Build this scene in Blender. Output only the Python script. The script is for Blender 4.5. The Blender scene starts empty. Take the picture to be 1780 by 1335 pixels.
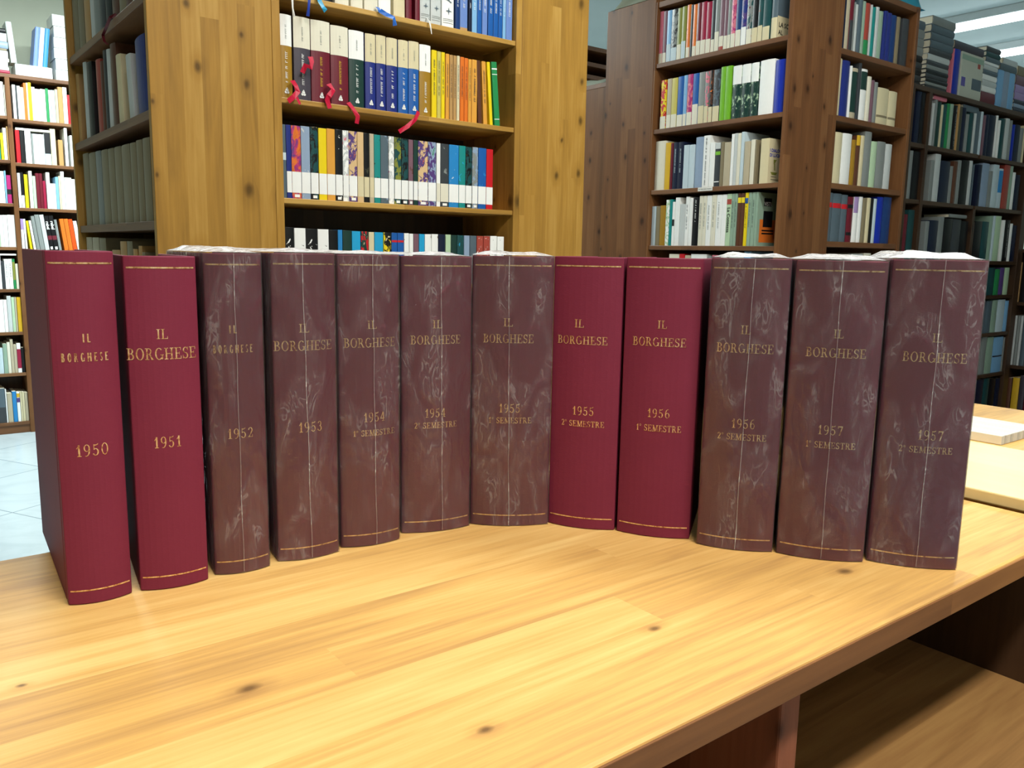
import bpy, math, random
from math import sin, cos, pi, sqrt, radians, floor
from mathutils import Vector, Matrix, noise

random.seed(7)
S = bpy.context.scene
COL = S.collection

# ------------------------------------------------------------------ camera
TABLE = 0.90
cam_data = bpy.data.cameras.new('camera')
cam = bpy.data.objects.new('camera', cam_data)
COL.objects.link(cam)
cam_data.sensor_width = 36.0
cam_data.lens = 36.0 * 1438.65 / 1780.0
cam_data.clip_start = 0.02
cam_data.clip_end = 60
PITCH, ROLL, AZ = 0.1574923, -0.017971285, 0.913053412      # looks 52 degrees off the counter's long axis (X)
fw = Vector((cos(AZ), sin(AZ), 0)); rt = Vector((sin(AZ), -cos(AZ), 0)); up = Vector((0, 0, 1))
Fv = fw * cos(PITCH) - up * sin(PITCH)
Dv = -fw * sin(PITCH) - up * cos(PITCH)
Rv = rt * cos(ROLL) + Dv * sin(ROLL)
Dv = -rt * sin(ROLL) + Dv * cos(ROLL)
m = Matrix((( Rv.x, -Dv.x, -Fv.x), (Rv.y, -Dv.y, -Fv.y), (Rv.z, -Dv.z, -Fv.z))).to_4x4()
m.translation = Vector((0, 0, TABLE + 0.325))
cam.matrix_world = m
S.camera = cam

# ------------------------------------------------------------------ world, view, lights
S.view_settings.view_transform = 'Standard'
S.view_settings.look = 'None'
S.view_settings.gamma = 1.0
S.view_settings.use_curve_mapping = False
S.view_settings.exposure = 0.0
S.cycles.use_denoising = True
S.cycles.max_bounces = 10
S.cycles.transparent_max_bounces = 24
S.cycles.sample_clamp_indirect = 6.0
wd = bpy.data.worlds.new('world'); S.world = wd; wd.use_nodes = True
wd.node_tree.nodes['Background'].inputs[0].default_value = (0.75, 0.85, 1.0, 1)
wd.node_tree.nodes['Background'].inputs[1].default_value = 0.03
CEIL = 3.1
# x, y, along, length, watts, colour
LIGHTS = [
    (0.30, -0.50, 'X', 1.25, 73, (1.0, 0.92, 0.85)),
    (0.95, 4.80, 'X', 1.25, 128, (0.90, 1.0, 0.98)),
    (0.40, -2.60, 'X', 1.25, 16, (1.0, 0.95, 0.95)),  # added unseen fill behind the camera, gives the plastic something to reflect
    (1.60, 0.70, 'Y', 1.25, 38, (0.96, 1.0, 0.96)),
    (6.93, 3.15, 'Y', 1.25, 95, (0.85, 0.97, 1.0)),
    (8.05, 3.60, 'Y', 1.25, 95, (0.85, 0.97, 1.0)),
    (2.90, 5.30, 'Y', 1.25, 70, (0.72, 0.9, 1.0)),  # added lamp kept out of sight, brightens the ceiling above the gap
]

# ------------------------------------------------------------------ helpers
def lin(h):
    v = [int(h[i:i + 2], 16) / 255 for i in (0, 2, 4)]
    return tuple(c / 12.92 if c <= 0.04045 else ((c + 0.055) / 1.055) ** 2.4 for c in v)

PAL = dict(white='F3F5F2', ivory='E3DFCB', cream='D9CEA8', grey_white='C6CCCB', pale_blue='C4D6DE', beige='BBB096', sand='D8B888',
    taupe='857A60', tan='B8905A', ochre='A07A24', gold='D9AE2C', yellow='EBD01C', pale_yellow='C9BE62', light_orange='DD9F42', orange='DE7428',
    red_orange='E2521E', brown='5E3A28', brick='A6463A', red='C81E28', crimson='9A1C3E', maroon='6A1B2A', pink='D8788A', magenta='B02A70',
    mauve='7A5A66', plum_grey='45404A', lilac='A58CBE', purple='57407C', violet='5A50A0', periwinkle='6C8AC8', navy='182038', navy_blue='23307C',
    dark_blue='1B3A72', royal_blue='122EA6', blue='1F5CA8', bright_blue='2A84C4', light_blue='7FB2DC', grey_blue='8FA3BC', cyan='27A2D4', slate='566670',
    teal='1F8A86', dark_teal='1E4A4C', green='2A8A50', dark_green='1E3C36', pale_green='B6D2AE', sage='92AC98', lime='76B82E', olive='848A3A',
    dark_olive='4A4A3C', grey='868C8A', dark_grey='3C4044', black='141518')
WORD = {k: k.replace('_', ' ') for k in PAL}
WORD.update(grey_white='whitish grey', plum_grey='plum grey', sand='sandy', brick='brick red', red_orange='vivid orange', sage='grey green')
RGB = {k: lin(v) for k, v in PAL.items()}
MATS = {}

class NT:
    """small node-tree writer"""
    def __init__(s, name):
        s.m = bpy.data.materials.new(name); s.m.use_nodes = True
        s.t = s.m.node_tree; s.n = s.t.nodes
        s.p = s.n['Principled BSDF']; s.out = s.n['Material Output']
    def add(s, typ, **k):
        n = s.n.new(typ)
        for a, b in k.items(): setattr(n, a, b)
        return n
    def link(s, a, b): s.t.links.new(a, b)
    def math(s, op, a, b=None, clamp=False):
        n = s.add('ShaderNodeMath', operation=op, use_clamp=clamp)
        for i, v in enumerate((a, b)):
            if v is None: continue
            if isinstance(v, (int, float)): n.inputs[i].default_value = v
            else: s.link(v, n.inputs[i])
        return n.outputs[0]
    def comb(s, x, y, z):
        n = s.add('ShaderNodeCombineXYZ')
        for i, v in enumerate((x, y, z)):
            if isinstance(v, (int, float)): n.inputs[i].default_value = v
            else: s.link(v, n.inputs[i])
        return n.outputs[0]
    def ramp(s, fac, stops, interp='LINEAR'):
        n = s.add('ShaderNodeValToRGB'); r = n.color_ramp; r.interpolation = interp
        while len(r.elements) < len(stops): r.elements.new(0.5)
        for e, (p, c) in zip(r.elements, stops):
            e.position = p; e.color = (*c, 1) if len(c) == 3 else c
        s.link(fac, n.inputs[0]); return n.outputs[0]
    def noise(s, vec, scale=1.0, detail=3.0, rough=0.5, dist=0.0):
        n = s.add('ShaderNodeTexNoise'); n.inputs['Scale'].default_value = scale
        n.inputs['Detail'].default_value = detail; n.inputs['Roughness'].default_value = rough
        n.inputs['Distortion'].default_value = dist
        s.link(vec, n.inputs['Vector']); return n
    def mix(s, fac, a, b, blend='MIX'):
        n = s.add('ShaderNodeMix', data_type='RGBA', blend_type=blend)
        for i, v in ((0, fac), (6, a), (7, b)):
            if isinstance(v, (int, float)): n.inputs[i].default_value = v
            elif isinstance(v, tuple): n.inputs[i].default_value = (*v, 1)
            else: s.link(v, n.inputs[i])
        return n.outputs[2]
    def bump(s, h, strength=0.2, dist=0.001):
        n = s.add('ShaderNodeBump'); n.inputs['Strength'].default_value = strength; n.inputs['Distance'].default_value = dist
        s.link(h, n.inputs['Height']); return n.outputs[0]

def mat_plain(name, col, rough=0.45, spec=0.4):
    k = ('plain', col, rough)
    if k in MATS: return MATS[k]
    t = NT(name); t.p.inputs['Base Color'].default_value = (*(RGB[col] if isinstance(col, str) else col), 1)
    t.p.inputs['Roughness'].default_value = rough; t.p.inputs['Specular IOR Level'].default_value = spec
    tc = t.add('ShaderNodeTexCoord'); n = t.noise(tc.outputs['Object'], 90, 2)
    base = RGB[col] if isinstance(col, str) else col
    c = t.mix(t.math('MULTIPLY', n.outputs[0], 0.18), base, tuple(x * 0.72 for x in base))
    t.link(c, t.p.inputs['Base Color'])
    MATS[k] = t.m; return t.m

def mat_art(cols):
    k = ('art', cols)
    if k in MATS: return MATS[k]
    t = NT('printed_cover'); tc = t.add('ShaderNodeTexCoord')
    mp = t.add('ShaderNodeMapping'); mp.inputs['Scale'].default_value = (1.6, 0.6, 1.0); t.link(tc.outputs['Object'], mp.inputs[0])
    mp.inputs['Location'].default_value = ((len(MATS) * 0.37) % 5, 0, (len(MATS) * 0.53) % 3)
    n = t.noise(mp.outputs[0], 42, 4, 0.6, 0.8)
    st = []
    for i, c in enumerate(cols):
        st.append((0.36 + 0.28 * i / max(1, len(cols) - 1) * 1.0 if i else 0.0, RGB[c]))
    c = t.ramp(n.outputs[0], st, 'CONSTANT' if len(cols) < 4 else 'LINEAR')
    t.link(c, t.p.inputs['Base Color']); t.p.inputs['Roughness'].default_value = 0.32
    MATS[k] = t.m; return t.m

def mat_wood(name, dark, mid, light, grain, across, stave=0.045, rough=0.42, knots=0.5, knot_scale=9.0, contrast=1.0, seglen=0.8, cs=0.42, cf=0.55, cb=0.9, ks=1.0, spec=0.4):
    t = NT(name); tc = t.add('ShaderNodeTexCoord'); sp = t.add('ShaderNodeSeparateXYZ'); t.link(tc.outputs['Object'], sp.inputs[0])
    ax = dict(X=0, Y=1, Z=2); g = sp.outputs[ax[grain]]
    a = sp.outputs[ax[across[0]]]
    if len(across) > 1: a = t.math('ADD', a, sp.outputs[ax[across[1]]])
    wob = t.noise(t.comb(g, 0.3, 0.1), 1.5, 1)
    a2 = t.math('ADD', a, t.math('MULTIPLY', wob.outputs[0], 0.002))
    sid = t.math('FLOOR', t.math('DIVIDE', a2, stave))
    w1 = t.add('ShaderNodeTexWhiteNoise', noise_dimensions='1D'); t.link(sid, w1.inputs['W'])
    seg = t.math('FLOOR', t.math('ADD', t.math('DIVIDE', g, seglen), t.math('MULTIPLY', w1.outputs[0], 7.0)))
    w2 = t.add('ShaderNodeTexWhiteNoise', noise_dimensions='2D'); t.link(t.comb(sid, seg, 0), w2.inputs['Vector'])
    r2 = w2.outputs['Value']
    off = t.math('MULTIPLY', r2, 17.0)
    fine = t.noise(t.comb(t.math('MULTIPLY', a, 150), t.math('MULTIPLY', g, 5), off), 1.0, 5, 0.6)
    broad = t.noise(t.comb(t.math('MULTIPLY', a, 22), t.math('MULTIPLY', g, 2.2), off), 1.0, 3, 0.5, 1.2)
    vn = t.add('ShaderNodeTexVoronoi', voronoi_dimensions='2D', feature='F1'); vn.inputs['Scale'].default_value = knot_scale
    kv = t.comb(a, t.math('MULTIPLY', g, 0.62), 0)
    wv = t.noise(kv, 30, 2)
    kvec = t.add('ShaderNodeVectorMath', operation='ADD'); t.link(kv, kvec.inputs[0])
    sc = t.add('ShaderNodeVectorMath', operation='SCALE'); t.link(wv.outputs['Color'], sc.inputs[0]); sc.inputs['Scale'].default_value = 0.008
    t.link(sc.outputs[0], kvec.inputs[1]); t.link(kvec.outputs[0], vn.inputs['Vector'])
    spc = t.add('ShaderNodeSeparateColor'); t.link(vn.outputs['Color'], spc.inputs[0])
    on = t.math('LESS_THAN', spc.outputs[0], knots)
    size = t.math('ADD', t.math('MULTIPLY', spc.outputs[1], 0.05 * ks), 0.022 * ks)
    d = t.math('DIVIDE', vn.outputs['Distance'], size)
    core = t.math('MULTIPLY', t.math('SUBTRACT', 1.35, d, True), on, True)
    halo = t.math('MULTIPLY', t.math('SUBTRACT', 1.0, t.math('DIVIDE', d, 3.2), True), on, True)
    tone = t.math('ADD', t.math('MULTIPLY', t.math('SUBTRACT', r2, 0.5), cs * contrast), 0.5)
    tone = t.math('ADD', tone, t.math('MULTIPLY', t.math('SUBTRACT', fine.outputs[0], 0.5), cf * contrast))
    tone = t.math('ADD', tone, t.math('MULTIPLY', t.math('SUBTRACT', broad.outputs[0], 0.5), cb * contrast))
    tone = t.math('SUBTRACT', tone, t.math('MULTIPLY', halo, 0.22))
    c = t.ramp(tone, [(0.12, dark), (0.5, mid), (0.88, light)])
    kd = tuple(x * 0.42 for x in dark)
    c = t.mix(t.math('MULTIPLY', core, 0.85), c, kd)
    t.link(c, t.p.inputs['Base Color'])
    t.p.inputs['Roughness'].default_value = rough
    t.p.inputs['Specular IOR Level'].default_value = spec
    t.link(t.bump(fine.outputs[0], 0.12, 0.0006), t.p.inputs['Normal'])
    return t.m

HONEY = (lin('805E2A'), lin('A97F38'), lin('C69F56'))
COUNTER = (lin('9C7448'), lin('D0A45E'), lin('E6C47E'))
SHADED = (lin('50321E'), lin('704A2C'), lin('8A623E'))  # same pine as honey, with dim cool light mixed into the colour
DARKW = (lin('2C1D14'), lin('45301F'), lin('5A4230'))
W_HONEY_Z = mat_wood('honey_pine_upright', *HONEY, 'Z', 'XY', 0.042, knots=0.6, cs=0.2, cf=0.4, cb=0.6, ks=1.6, knot_scale=10.5, spec=0.25)
W_HONEY_X = mat_wood('honey_pine_shelf', *HONEY, 'X', 'YZ', 0.06, knots=0.2)
W_COUNTER = mat_wood('counter_pine', *COUNTER, 'X', 'Y', 0.062, rough=0.5, knots=0.4, knot_scale=8.5, seglen=0.9, cs=0.2, cf=0.65, cb=0.6, ks=0.7, spec=0.25)
W_EDGE = mat_wood('counter_edge', lin('5E3C22'), lin('7E5430'), lin('98693C'), 'X', 'Z', 0.05, knots=0.0, contrast=0.8, rough=0.6, spec=0.2)
W_SHADED_Z = mat_wood('shaded_pine_upright', *SHADED, 'Z', 'XY', 0.042, knots=0.55, cs=0.2, cf=0.35, cb=0.5, ks=1.5, knot_scale=10.5, spec=0.2)
W_SHADED_X = mat_wood('shaded_pine_shelf', *SHADED, 'X', 'YZ', 0.06, knots=0.15, contrast=0.7)
W_SHADED_Y = mat_wood('shaded_pine_side_shelf', *SHADED, 'Y', 'XZ', 0.06, knots=0.15, contrast=0.7)
W_DARK_Z = mat_wood('dark_wood_shade_upright', *DARKW, 'Z', 'XY', 0.06, knots=0.1, contrast=0.6)
W_DARK_X = mat_wood('dark_wood_shade_shelf', *DARKW, 'X', 'YZ', 0.06, knots=0.1, contrast=0.6)
W_WARM_Z = mat_wood('warm_brown_upright', lin('5E3420'), lin('8A5238'), lin('A0684A'), 'Z', 'XY', 0.045, knots=0.1, contrast=0.5, rough=0.6, spec=0.2)
W_WARM_X = mat_wood('warm_brown_shelf', lin('5C4020'), lin('86643A'), lin('A0804C'), 'X', 'Y', 0.08, knots=0.3, contrast=0.7, rough=0.6, spec=0.2)
PAPER = mat_plain('page_edges', lin('E6DFC8'), 0.8, 0.2)
INNER = W_DARK_Z

class MB:
    """collects verts and faces, builds one mesh object"""
    def __init__(s): s.v = []; s.f = []; s.mi = []
    def face(s, idx, mi=0): s.f.append(idx); s.mi.append(mi)
    def box(s, x0, x1, y0, y1, z0, z1, mi=0):
        b = len(s.v)
        s.v += [(x0, y0, z0), (x1, y0, z0), (x1, y1, z0), (x0, y1, z0), (x0, y0, z1), (x1, y0, z1), (x1, y1, z1), (x0, y1, z1)]
        for q in ((0, 3, 2, 1), (4, 5, 6, 7), (0, 1, 5, 4), (1, 2, 6, 5), (2, 3, 7, 6), (3, 0, 4, 7)): s.face([b + i for i in q], mi)
    def quad(s, a, b_, c, d, mi=0):
        b = len(s.v); s.v += [a, b_, c, d]; s.face([b, b + 1, b + 2, b + 3], mi)
    def grid(s, rows, mi=0, close=False):
        b = len(s.v); n = len(rows[0])
        for r in rows: s.v += r
        for i in range(len(rows) - 1):
            for j in range(n if close else n - 1):
                k = (j + 1) % n
                s.face([b + i * n + j, b + i * n + k, b + (i + 1) * n + k, b + (i + 1) * n + j], mi)
    def shell(s, outer, inner, z0, z1, mi=0):
        """a U-shaped profile (outer path, inner path of equal length) extruded in z"""
        b = len(s.v); n = len(outer)
        for z in (z0, z1):
            s.v += [(x, y, z) for x, y in outer]; s.v += [(x, y, z) for x, y in inner]
        O0, I0, O1, I1 = b, b + n, b + 2 * n, b + 3 * n
        for i in range(n - 1):
            s.face([O0 + i, O0 + i + 1, O1 + i + 1, O1 + i], mi)
            s.face([I0 + i + 1, I0 + i, I1 + i, I1 + i + 1], mi)
            s.face([O0 + i + 1, O0 + i, I0 + i, I0 + i + 1], mi)
            s.face([O1 + i, O1 + i + 1, I1 + i + 1, I1 + i], mi)
        for i, fl in ((0, 0), (n - 1, 1)):
            q = [O0 + i, O1 + i, I1 + i, I0 + i]; s.face(q[::-1] if fl else q, mi)
    def build(s, name, mats, parent=None, loc=(0, 0, 0), rot=(0, 0, 0), bevel=0, smooth=False, link=True):
        me = bpy.data.meshes.new(name); me.from_pydata(s.v, [], s.f)
        if not isinstance(mats, (list, tuple)): mats = [mats]
        for mm in mats: me.materials.append(mm)
        me.polygons.foreach_set('material_index', s.mi)
        if smooth: me.polygons.foreach_set('use_smooth', [True] * len(s.f))
        me.update()
        o = bpy.data.objects.new(name, me); COL.objects.link(o)
        o.location = loc; o.rotation_euler = rot
        if parent: o.parent = parent
        if bevel:
            b = o.modifiers.new('bevel', 'BEVEL'); b.width = bevel; b.segments = 2; b.limit_method = 'ANGLE'; b.angle_limit = radians(50)
        return o

def tag(o, label, cat, group=None):
    o['label'] = label; o['category'] = cat
    if group: o['group'] = group
    return o
def thing(name, label, cat, loc=(0, 0, 0), rz=0.0, group=None):
    o = bpy.data.objects.new(name, None); COL.objects.link(o); o.location = loc; o.rotation_euler = (0, 0, rz)
    o.empty_display_size = 0.05
    return tag(o, label, cat, group)
def bx(name, mt, x0, x1, y0, y1, z0, z1, parent=None, loc=(0, 0, 0), bevel=0.0015, rot=(0, 0, 0)):
    b = MB(); b.box(x0, x1, y0, y1, z0, z1); return b.build(name, mt, parent, loc, rot, bevel)
def struct(o): o['kind'] = 'structure'; return o

def font_mesh(text, size, name, mt, parent, mtx, bold=0.0, align='CENTER'):
    cu = bpy.data.curves.new('t', 'FONT'); cu.body = text; cu.size = size; cu.align_x = align; cu.align_y = 'CENTER'; cu.offset = bold
    cu.resolution_u = 2
    ob = bpy.data.objects.new('t', cu); COL.objects.link(ob)
    me = bpy.data.meshes.new_from_object(ob); bpy.data.objects.remove(ob)
    me.transform(mtx); me.materials.clear(); me.materials.append(mt)
    o = bpy.data.objects.new(name, me); COL.objects.link(o); o.parent = parent
    return o

# ------------------------------------------------------------------ the room
RX0, RX1, RY0, RY1 = -3.6, 11.0, -3.6, 6.52
t = NT('marble_floor'); tc = t.add('ShaderNodeTexCoord')
br = t.add('ShaderNodeTexBrick'); br.offset = 0.0; br.inputs['Scale'].default_value = 1.0
br.inputs['Brick Width'].default_value = 0.6; br.inputs['Row Height'].default_value = 0.6; br.inputs['Mortar Size'].default_value = 0.0035
br.inputs['Color1'].default_value = (*lin('C4D0D5'), 1); br.inputs['Color2'].default_value = (*lin('BECBD0'), 1); br.inputs['Mortar'].default_value = (*lin('8A9AA2'), 1)
mp = t.add('ShaderNodeMapping'); mp.inputs['Rotation'].default_value = (0, 0, radians(-28)); t.link(tc.outputs['Object'], mp.inputs[0]); t.link(mp.outputs[0], br.inputs['Vector'])
n = t.noise(tc.outputs['Object'], 3, 6, 0.6, 2.0)
t.link(t.mix(t.ramp(n.outputs[0], [(0.45, (0, 0, 0)), (0.7, (0.35, 0.35, 0.35))]), br.outputs['Color'], lin('A2B1B8')), t.p.inputs['Base Color'])
t.p.inputs['Roughness'].default_value = 0.25; FLOOR = t.m
def plaster(name, c):
    t = NT(name); tc = t.add('ShaderNodeTexCoord'); n = t.noise(tc.outputs['Object'], 4, 4)
    t.link(t.mix(n.outputs[0], lin(c), tuple(x * 0.9 for x in lin(c))), t.p.inputs['Base Color']); t.p.inputs['Roughness'].default_value = 0.9
    return t.m
WALL = plaster('wall_paint', 'A8AC9C'); CEILM = plaster('ceiling_paint', 'C2CCCB')
struct(bx('floor', FLOOR, RX0, RX1, RY0, RY1, -0.1, 0.0, bevel=0))
struct(bx('ceiling', CEILM, RX0, RX1, RY0, RY1, CEIL, CEIL + 0.1, bevel=0))
struct(bx('wall_back', WALL, RX0, RX1, RY1, RY1 + 0.1, -0.1, CEIL + 0.1, bevel=0))
struct(bx('wall_front', WALL, RX0, RX1, RY0 - 0.1, RY0, -0.1, CEIL + 0.1, bevel=0))
struct(bx('wall_left', WALL, RX0 - 0.1, RX0, RY0 - 0.1, RY1 + 0.1, -0.1, CEIL + 0.1, bevel=0))
struct(bx('wall_right', WALL, RX1, RX1 + 0.1, RY0 - 0.1, RY1 + 0.1, -0.1, CEIL + 0.1, bevel=0))

HOUSING = mat_plain('white_enamel', lin('DDE2E2'), 0.4)
def light_fixture(x, y, along, ln, watts, col, label):
    r = thing('ceiling_light', label, 'light', (x, y, CEIL), 0 if along == 'X' else pi / 2, 'tube lights on the ceiling')
    bx('housing', HOUSING, -ln / 2, ln / 2, -0.10, 0.10, -0.06, 0, r, bevel=0.006)
    te = NT('lit_tube'); te.p.inputs['Emission Color'].default_value = (*col, 1); te.p.inputs['Emission Strength'].default_value = 16.0
    for s in (-1, 1):
        b = MB(); b.grid([[(lx, s * 0.045 + 0.014 * cos(a * pi / 5), -0.078 + 0.014 * sin(a * pi / 5)) for a in range(10)] for lx in (-ln / 2 + 0.03, ln / 2 - 0.03)], close=True)
        b.build('tube', te.m, r, smooth=True)
    ld = bpy.data.lights.new('tube_light', 'AREA'); ld.shape = 'RECTANGLE'; ld.size = ln; ld.size_y = 0.2; ld.energy = watts; ld.color = col
    lo = bpy.data.objects.new('tube_light', ld); COL.objects.link(lo); lo.parent = r; lo.location = (0, 0, -0.098)
LBL = ['tube light on the ceiling above the front of the wooden counter', 'tube light on the ceiling before the far left bookcase',
       'added unseen tube light behind the camera, far in front of the counter', 'tube light on the ceiling above the pale board at the right', 'bright tube light on the ceiling above the dark far right bookcase',
       'farther tube light on the ceiling behind the dark far right bookcase', 'added unseen tube light behind the corner bookcase']
for a, l in zip(LIGHTS, LBL): light_fixture(*a, l)

# ------------------------------------------------------------------ the counter
ct = thing('counter_table', 'long honey-coloured pine counter with an open shelf, carrying the maroon volumes', 'counter', (-0.15, 0.66, 0))
def cpart(name, mt, x0, x1, y0, y1, z0, z1, bevel=0.0025): return bx(name, mt, x0 + 0.15, x1 + 0.15, y0 - 0.66, y1 - 0.66, z0, z1, ct, bevel=bevel)
cpart('tabletop', W_COUNTER, -1.5, 1.172, 0.35, 0.972, 0.874, 0.90, 0.004)
cpart('edge_band', W_EDGE, -1.5, 1.172, 0.3475, 0.3498, 0.8755, 0.8985, 0.0006)
cpart('lower_shelf', W_WARM_X, -1.46, 1.155, 0.30, 0.93, 0.655, 0.68)
cpart('back_panel', W_DARK_X, -1.46, 1.13, 0.93, 0.95, 0.0, 0.874)  # back and end panels darkened for the shade under the counter
cpart('divider', W_WARM_Z, 0.583, 0.611, 0.372, 0.93, 0.68, 0.874)
cpart('divider', W_WARM_Z, -0.62, -0.592, 0.372, 0.93, 0.68, 0.874)
cpart('end_panel', W_DARK_Z, 1.155, 1.18, 0.31, 0.95, 0.0, 0.874)
cpart('end_panel', W_DARK_Z, -1.485, -1.46, 0.31, 0.95, 0.0, 0.874)
cpart('plinth', W_SHADED_X, -1.46, 1.155, 0.36, 0.38, 0.0, 0.655)

# second counter with a pale board and slim booklets
c2 = thing('low_cabinet', 'wooden cabinet at the right edge carrying a pale board and slim booklets', 'cabinet', (1.62, 0.55, 0))
bx('cabinet_top', W_COUNTER, -0.42, 0.4, -0.45, 0.55, 0.872, 0.897, c2, bevel=0.003)
bx('cabinet_body', W_SHADED_Z, -0.40, 0.38, -0.43, 0.53, 0.0, 0.872, c2)
PALE = mat_wood('pale_board', lin('CDB47A'), lin('E4D096'), lin('EFE0B0'), 'Y', 'X', 0.12, knots=0.05, contrast=0.4)
pbd = bx('pale_board', PALE, -0.157, 0.157, -0.33, 0.33, 0, 0.017, None, (1.343, 0.52, 0.8975), 0.002)
tag(pbd, 'pale yellow wooden board lying past the right end of the counter', 'board')
x = 1.592
for i, w in enumerate((0.012, 0.009, 0.014, 0.010, 0.018, 0.012, 0.011, 0.024, 0.016, 0.012, 0.015)):
    b = MB(); b.box(0, w - 0.0012, 0, 0.27, 0, 0.0165, 0)
    o = b.build('booklet', mat_plain('booklet_paper', lin(('E8E4D2', 'DCD8CC', 'EEE9D8')[i % 3]), 0.7), None, (x, 0.615, 0.8975), bevel=0.0008)
    tag(o, 'slim pale booklet, %s from the left in the row past the pale board' % ('first second third fourth fifth sixth seventh eighth ninth tenth eleventh'.split()[i]), 'booklet', 'slim pale booklets on the low cabinet')
    bx('spine_strip', mat_plain('booklet_spine', lin(('C9CCC8', 'B4B8B6')[i % 2]), 0.6), 0.0004, w - 0.0016, -0.0006, 0, 0.0006, 0.0159, o, bevel=0)
    x += w + 0.0008

# ------------------------------------------------------------------ the twelve bound volumes
t = NT('maroon_bookcloth'); tc = t.add('ShaderNodeTexCoord')
mp = t.add('ShaderNodeMapping'); mp.inputs['Scale'].default_value = (300, 300, 1500); t.link(tc.outputs['Object'], mp.inputs[0])
n1 = t.noise(mp.outputs[0], 1.0, 2); n2 = t.noise(tc.outputs['Object'], 14, 3)
c = t.mix(n2.outputs[0], lin('6F1F37'), lin('7B2740'))
c = t.mix(t.math('MULTIPLY', n1.outputs[0], 0.35), c, lin('58172C'))
t.link(c, t.p.inputs['Base Color']); t.p.inputs['Roughness'].default_value = 0.62; t.p.inputs['Specular IOR Level'].default_value = 0.3
t.link(t.bump(n1.outputs[0], 0.25, 0.0004), t.p.inputs['Normal']); CLOTH = t.m
t = NT('gilt_foil'); tc = t.add('ShaderNodeTexCoord'); n = t.noise(tc.outputs['Object'], 260, 3, 0.6)
c = t.ramp(n.outputs[0], [(0.33, lin('9A5A44')), (0.47, lin('E2B67C')), (0.68, lin('FBE2B4'))])
t.link(c, t.p.inputs['Base Color']); t.p.inputs['Metallic'].default_value = 0.75; t.p.inputs['Roughness'].default_value = 0.42; GILT = t.m

def film(name, haze, gloss_rough, bump_s, milky=0.0):
    t = NT(name); tc = t.add('ShaderNodeTexCoord')
    oi = t.add('ShaderNodeObjectInfo')
    ofs = t.add('ShaderNodeVectorMath', operation='SCALE'); t.link(oi.outputs['Location'], ofs.inputs[0]); ofs.inputs['Scale'].default_value = 9.0
    ad = t.add('ShaderNodeVectorMath', operation='ADD'); t.link(tc.outputs['Object'], ad.inputs[0]); t.link(ofs.outputs[0], ad.inputs[1])
    mp = t.add('ShaderNodeMapping'); mp.inputs['Rotation'].default_value = (0, radians(32), 0); mp.inputs['Scale'].default_value = (1.0, 1.0, 0.42)
    t.link(ad.outputs[0], mp.inputs[0])
    n = t.noise(mp.outputs[0], 26, 3.5, 0.55, 1.3)
    cr = t.noise(mp.outputs[0], 60, 2, 0.5, 2.2)
    ridge = t.math('ABSOLUTE', t.math('SUBTRACT', cr.outputs[0], 0.5))
    line = t.math('MULTIPLY', t.math('SUBTRACT', 1.0, t.math('MULTIPLY', ridge, 26.0), True), t.ramp(n.outputs[0], [(0.5, (0, 0, 0)), (0.62, (1, 1, 1))]))
    patch = t.ramp(n.outputs[0], [(0.46, (0, 0, 0)), (0.53, (1, 1, 1))])
    bmp = t.bump(t.math('ADD', n.outputs[0], t.math('MULTIPLY', cr.outputs[0], 0.3)), bump_s, 0.006)
    tr = t.add('ShaderNodeBsdfTransparent'); tr.inputs[0].default_value = (1, 1, 1, 1)
    df = t.add('ShaderNodeBsdfDiffuse'); df.inputs[0].default_value = (0.85, 0.86, 0.88, 1)
    gl = t.add('ShaderNodeBsdfGlossy'); gl.inputs['Roughness'].default_value = gloss_rough; t.link(bmp, gl.inputs['Normal'])
    m1 = t.add('ShaderNodeMixShader')
    f = t.math('ADD', t.math('ADD', t.math('MULTIPLY', patch, haze), t.math('MULTIPLY', line, haze * 7)), 0.034 + milky, True)  # milky haze and creases, raised to stand in for missing reflections
    t.link(f, m1.inputs[0]); t.link(tr.outputs[0], m1.inputs[1]); t.link(df.outputs[0], m1.inputs[2])
    fr = t.add('ShaderNodeLayerWeight'); fr.inputs['Blend'].default_value = 0.25; t.link(bmp, fr.inputs['Normal'])
    m2 = t.add('ShaderNodeMixShader'); t.link(t.math('ADD', t.math('MULTIPLY', fr.outputs['Fresnel'], 0.8), 0.02, True), m2.inputs[0])
    t.link(m1.outputs[0], m2.inputs[1]); t.link(gl.outputs[0], m2.inputs[2])
    t.link(m2.outputs[0], t.out.inputs['Surface']); t.n.remove(t.p)
    return t.m
FILM = film('clear_plastic_film', 0.018, 0.09, 0.7)
FOLD = film('folded_plastic_film', 0.25, 0.16, 0.8, 0.55)
SEAM = film('plastic_seam', 0.1, 0.2, 0.2, 0.16)

def ring(cx, cy, rx, ry, tx, ty, a0, a1):
    n = max(4, int(abs(a1 - a0) / 18)); P = []
    for i in range(n):
        p, q = radians(a0 + (a1 - a0) * i / n), radians(a0 + (a1 - a0) * (i + 1) / n)
        P.append([(cx + (rx - tx) * cos(p), cy + (ry - ty) * sin(p)), (cx + rx * cos(p), cy + ry * sin(p)), (cx + rx * cos(q), cy + ry * sin(q)), (cx + (rx - tx) * cos(q), cy + (ry - ty) * sin(q))])
    return P
def re(x0, y0, x1, y1): return [[(x0, y0), (x1, y0), (x1, y1), (x0, y1)]]
def stem(x, sf, b=True, tp=True, hw=0.075):
    if not sf: hw = 0.15
    P = re(x - hw, 0, x + hw, 1)
    if sf:
        if b: P += re(x - 0.19, 0, x + 0.19, 0.06)
        if tp: P += re(x - 0.19, 0.94, x + 0.19, 1)
    return P
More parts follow.
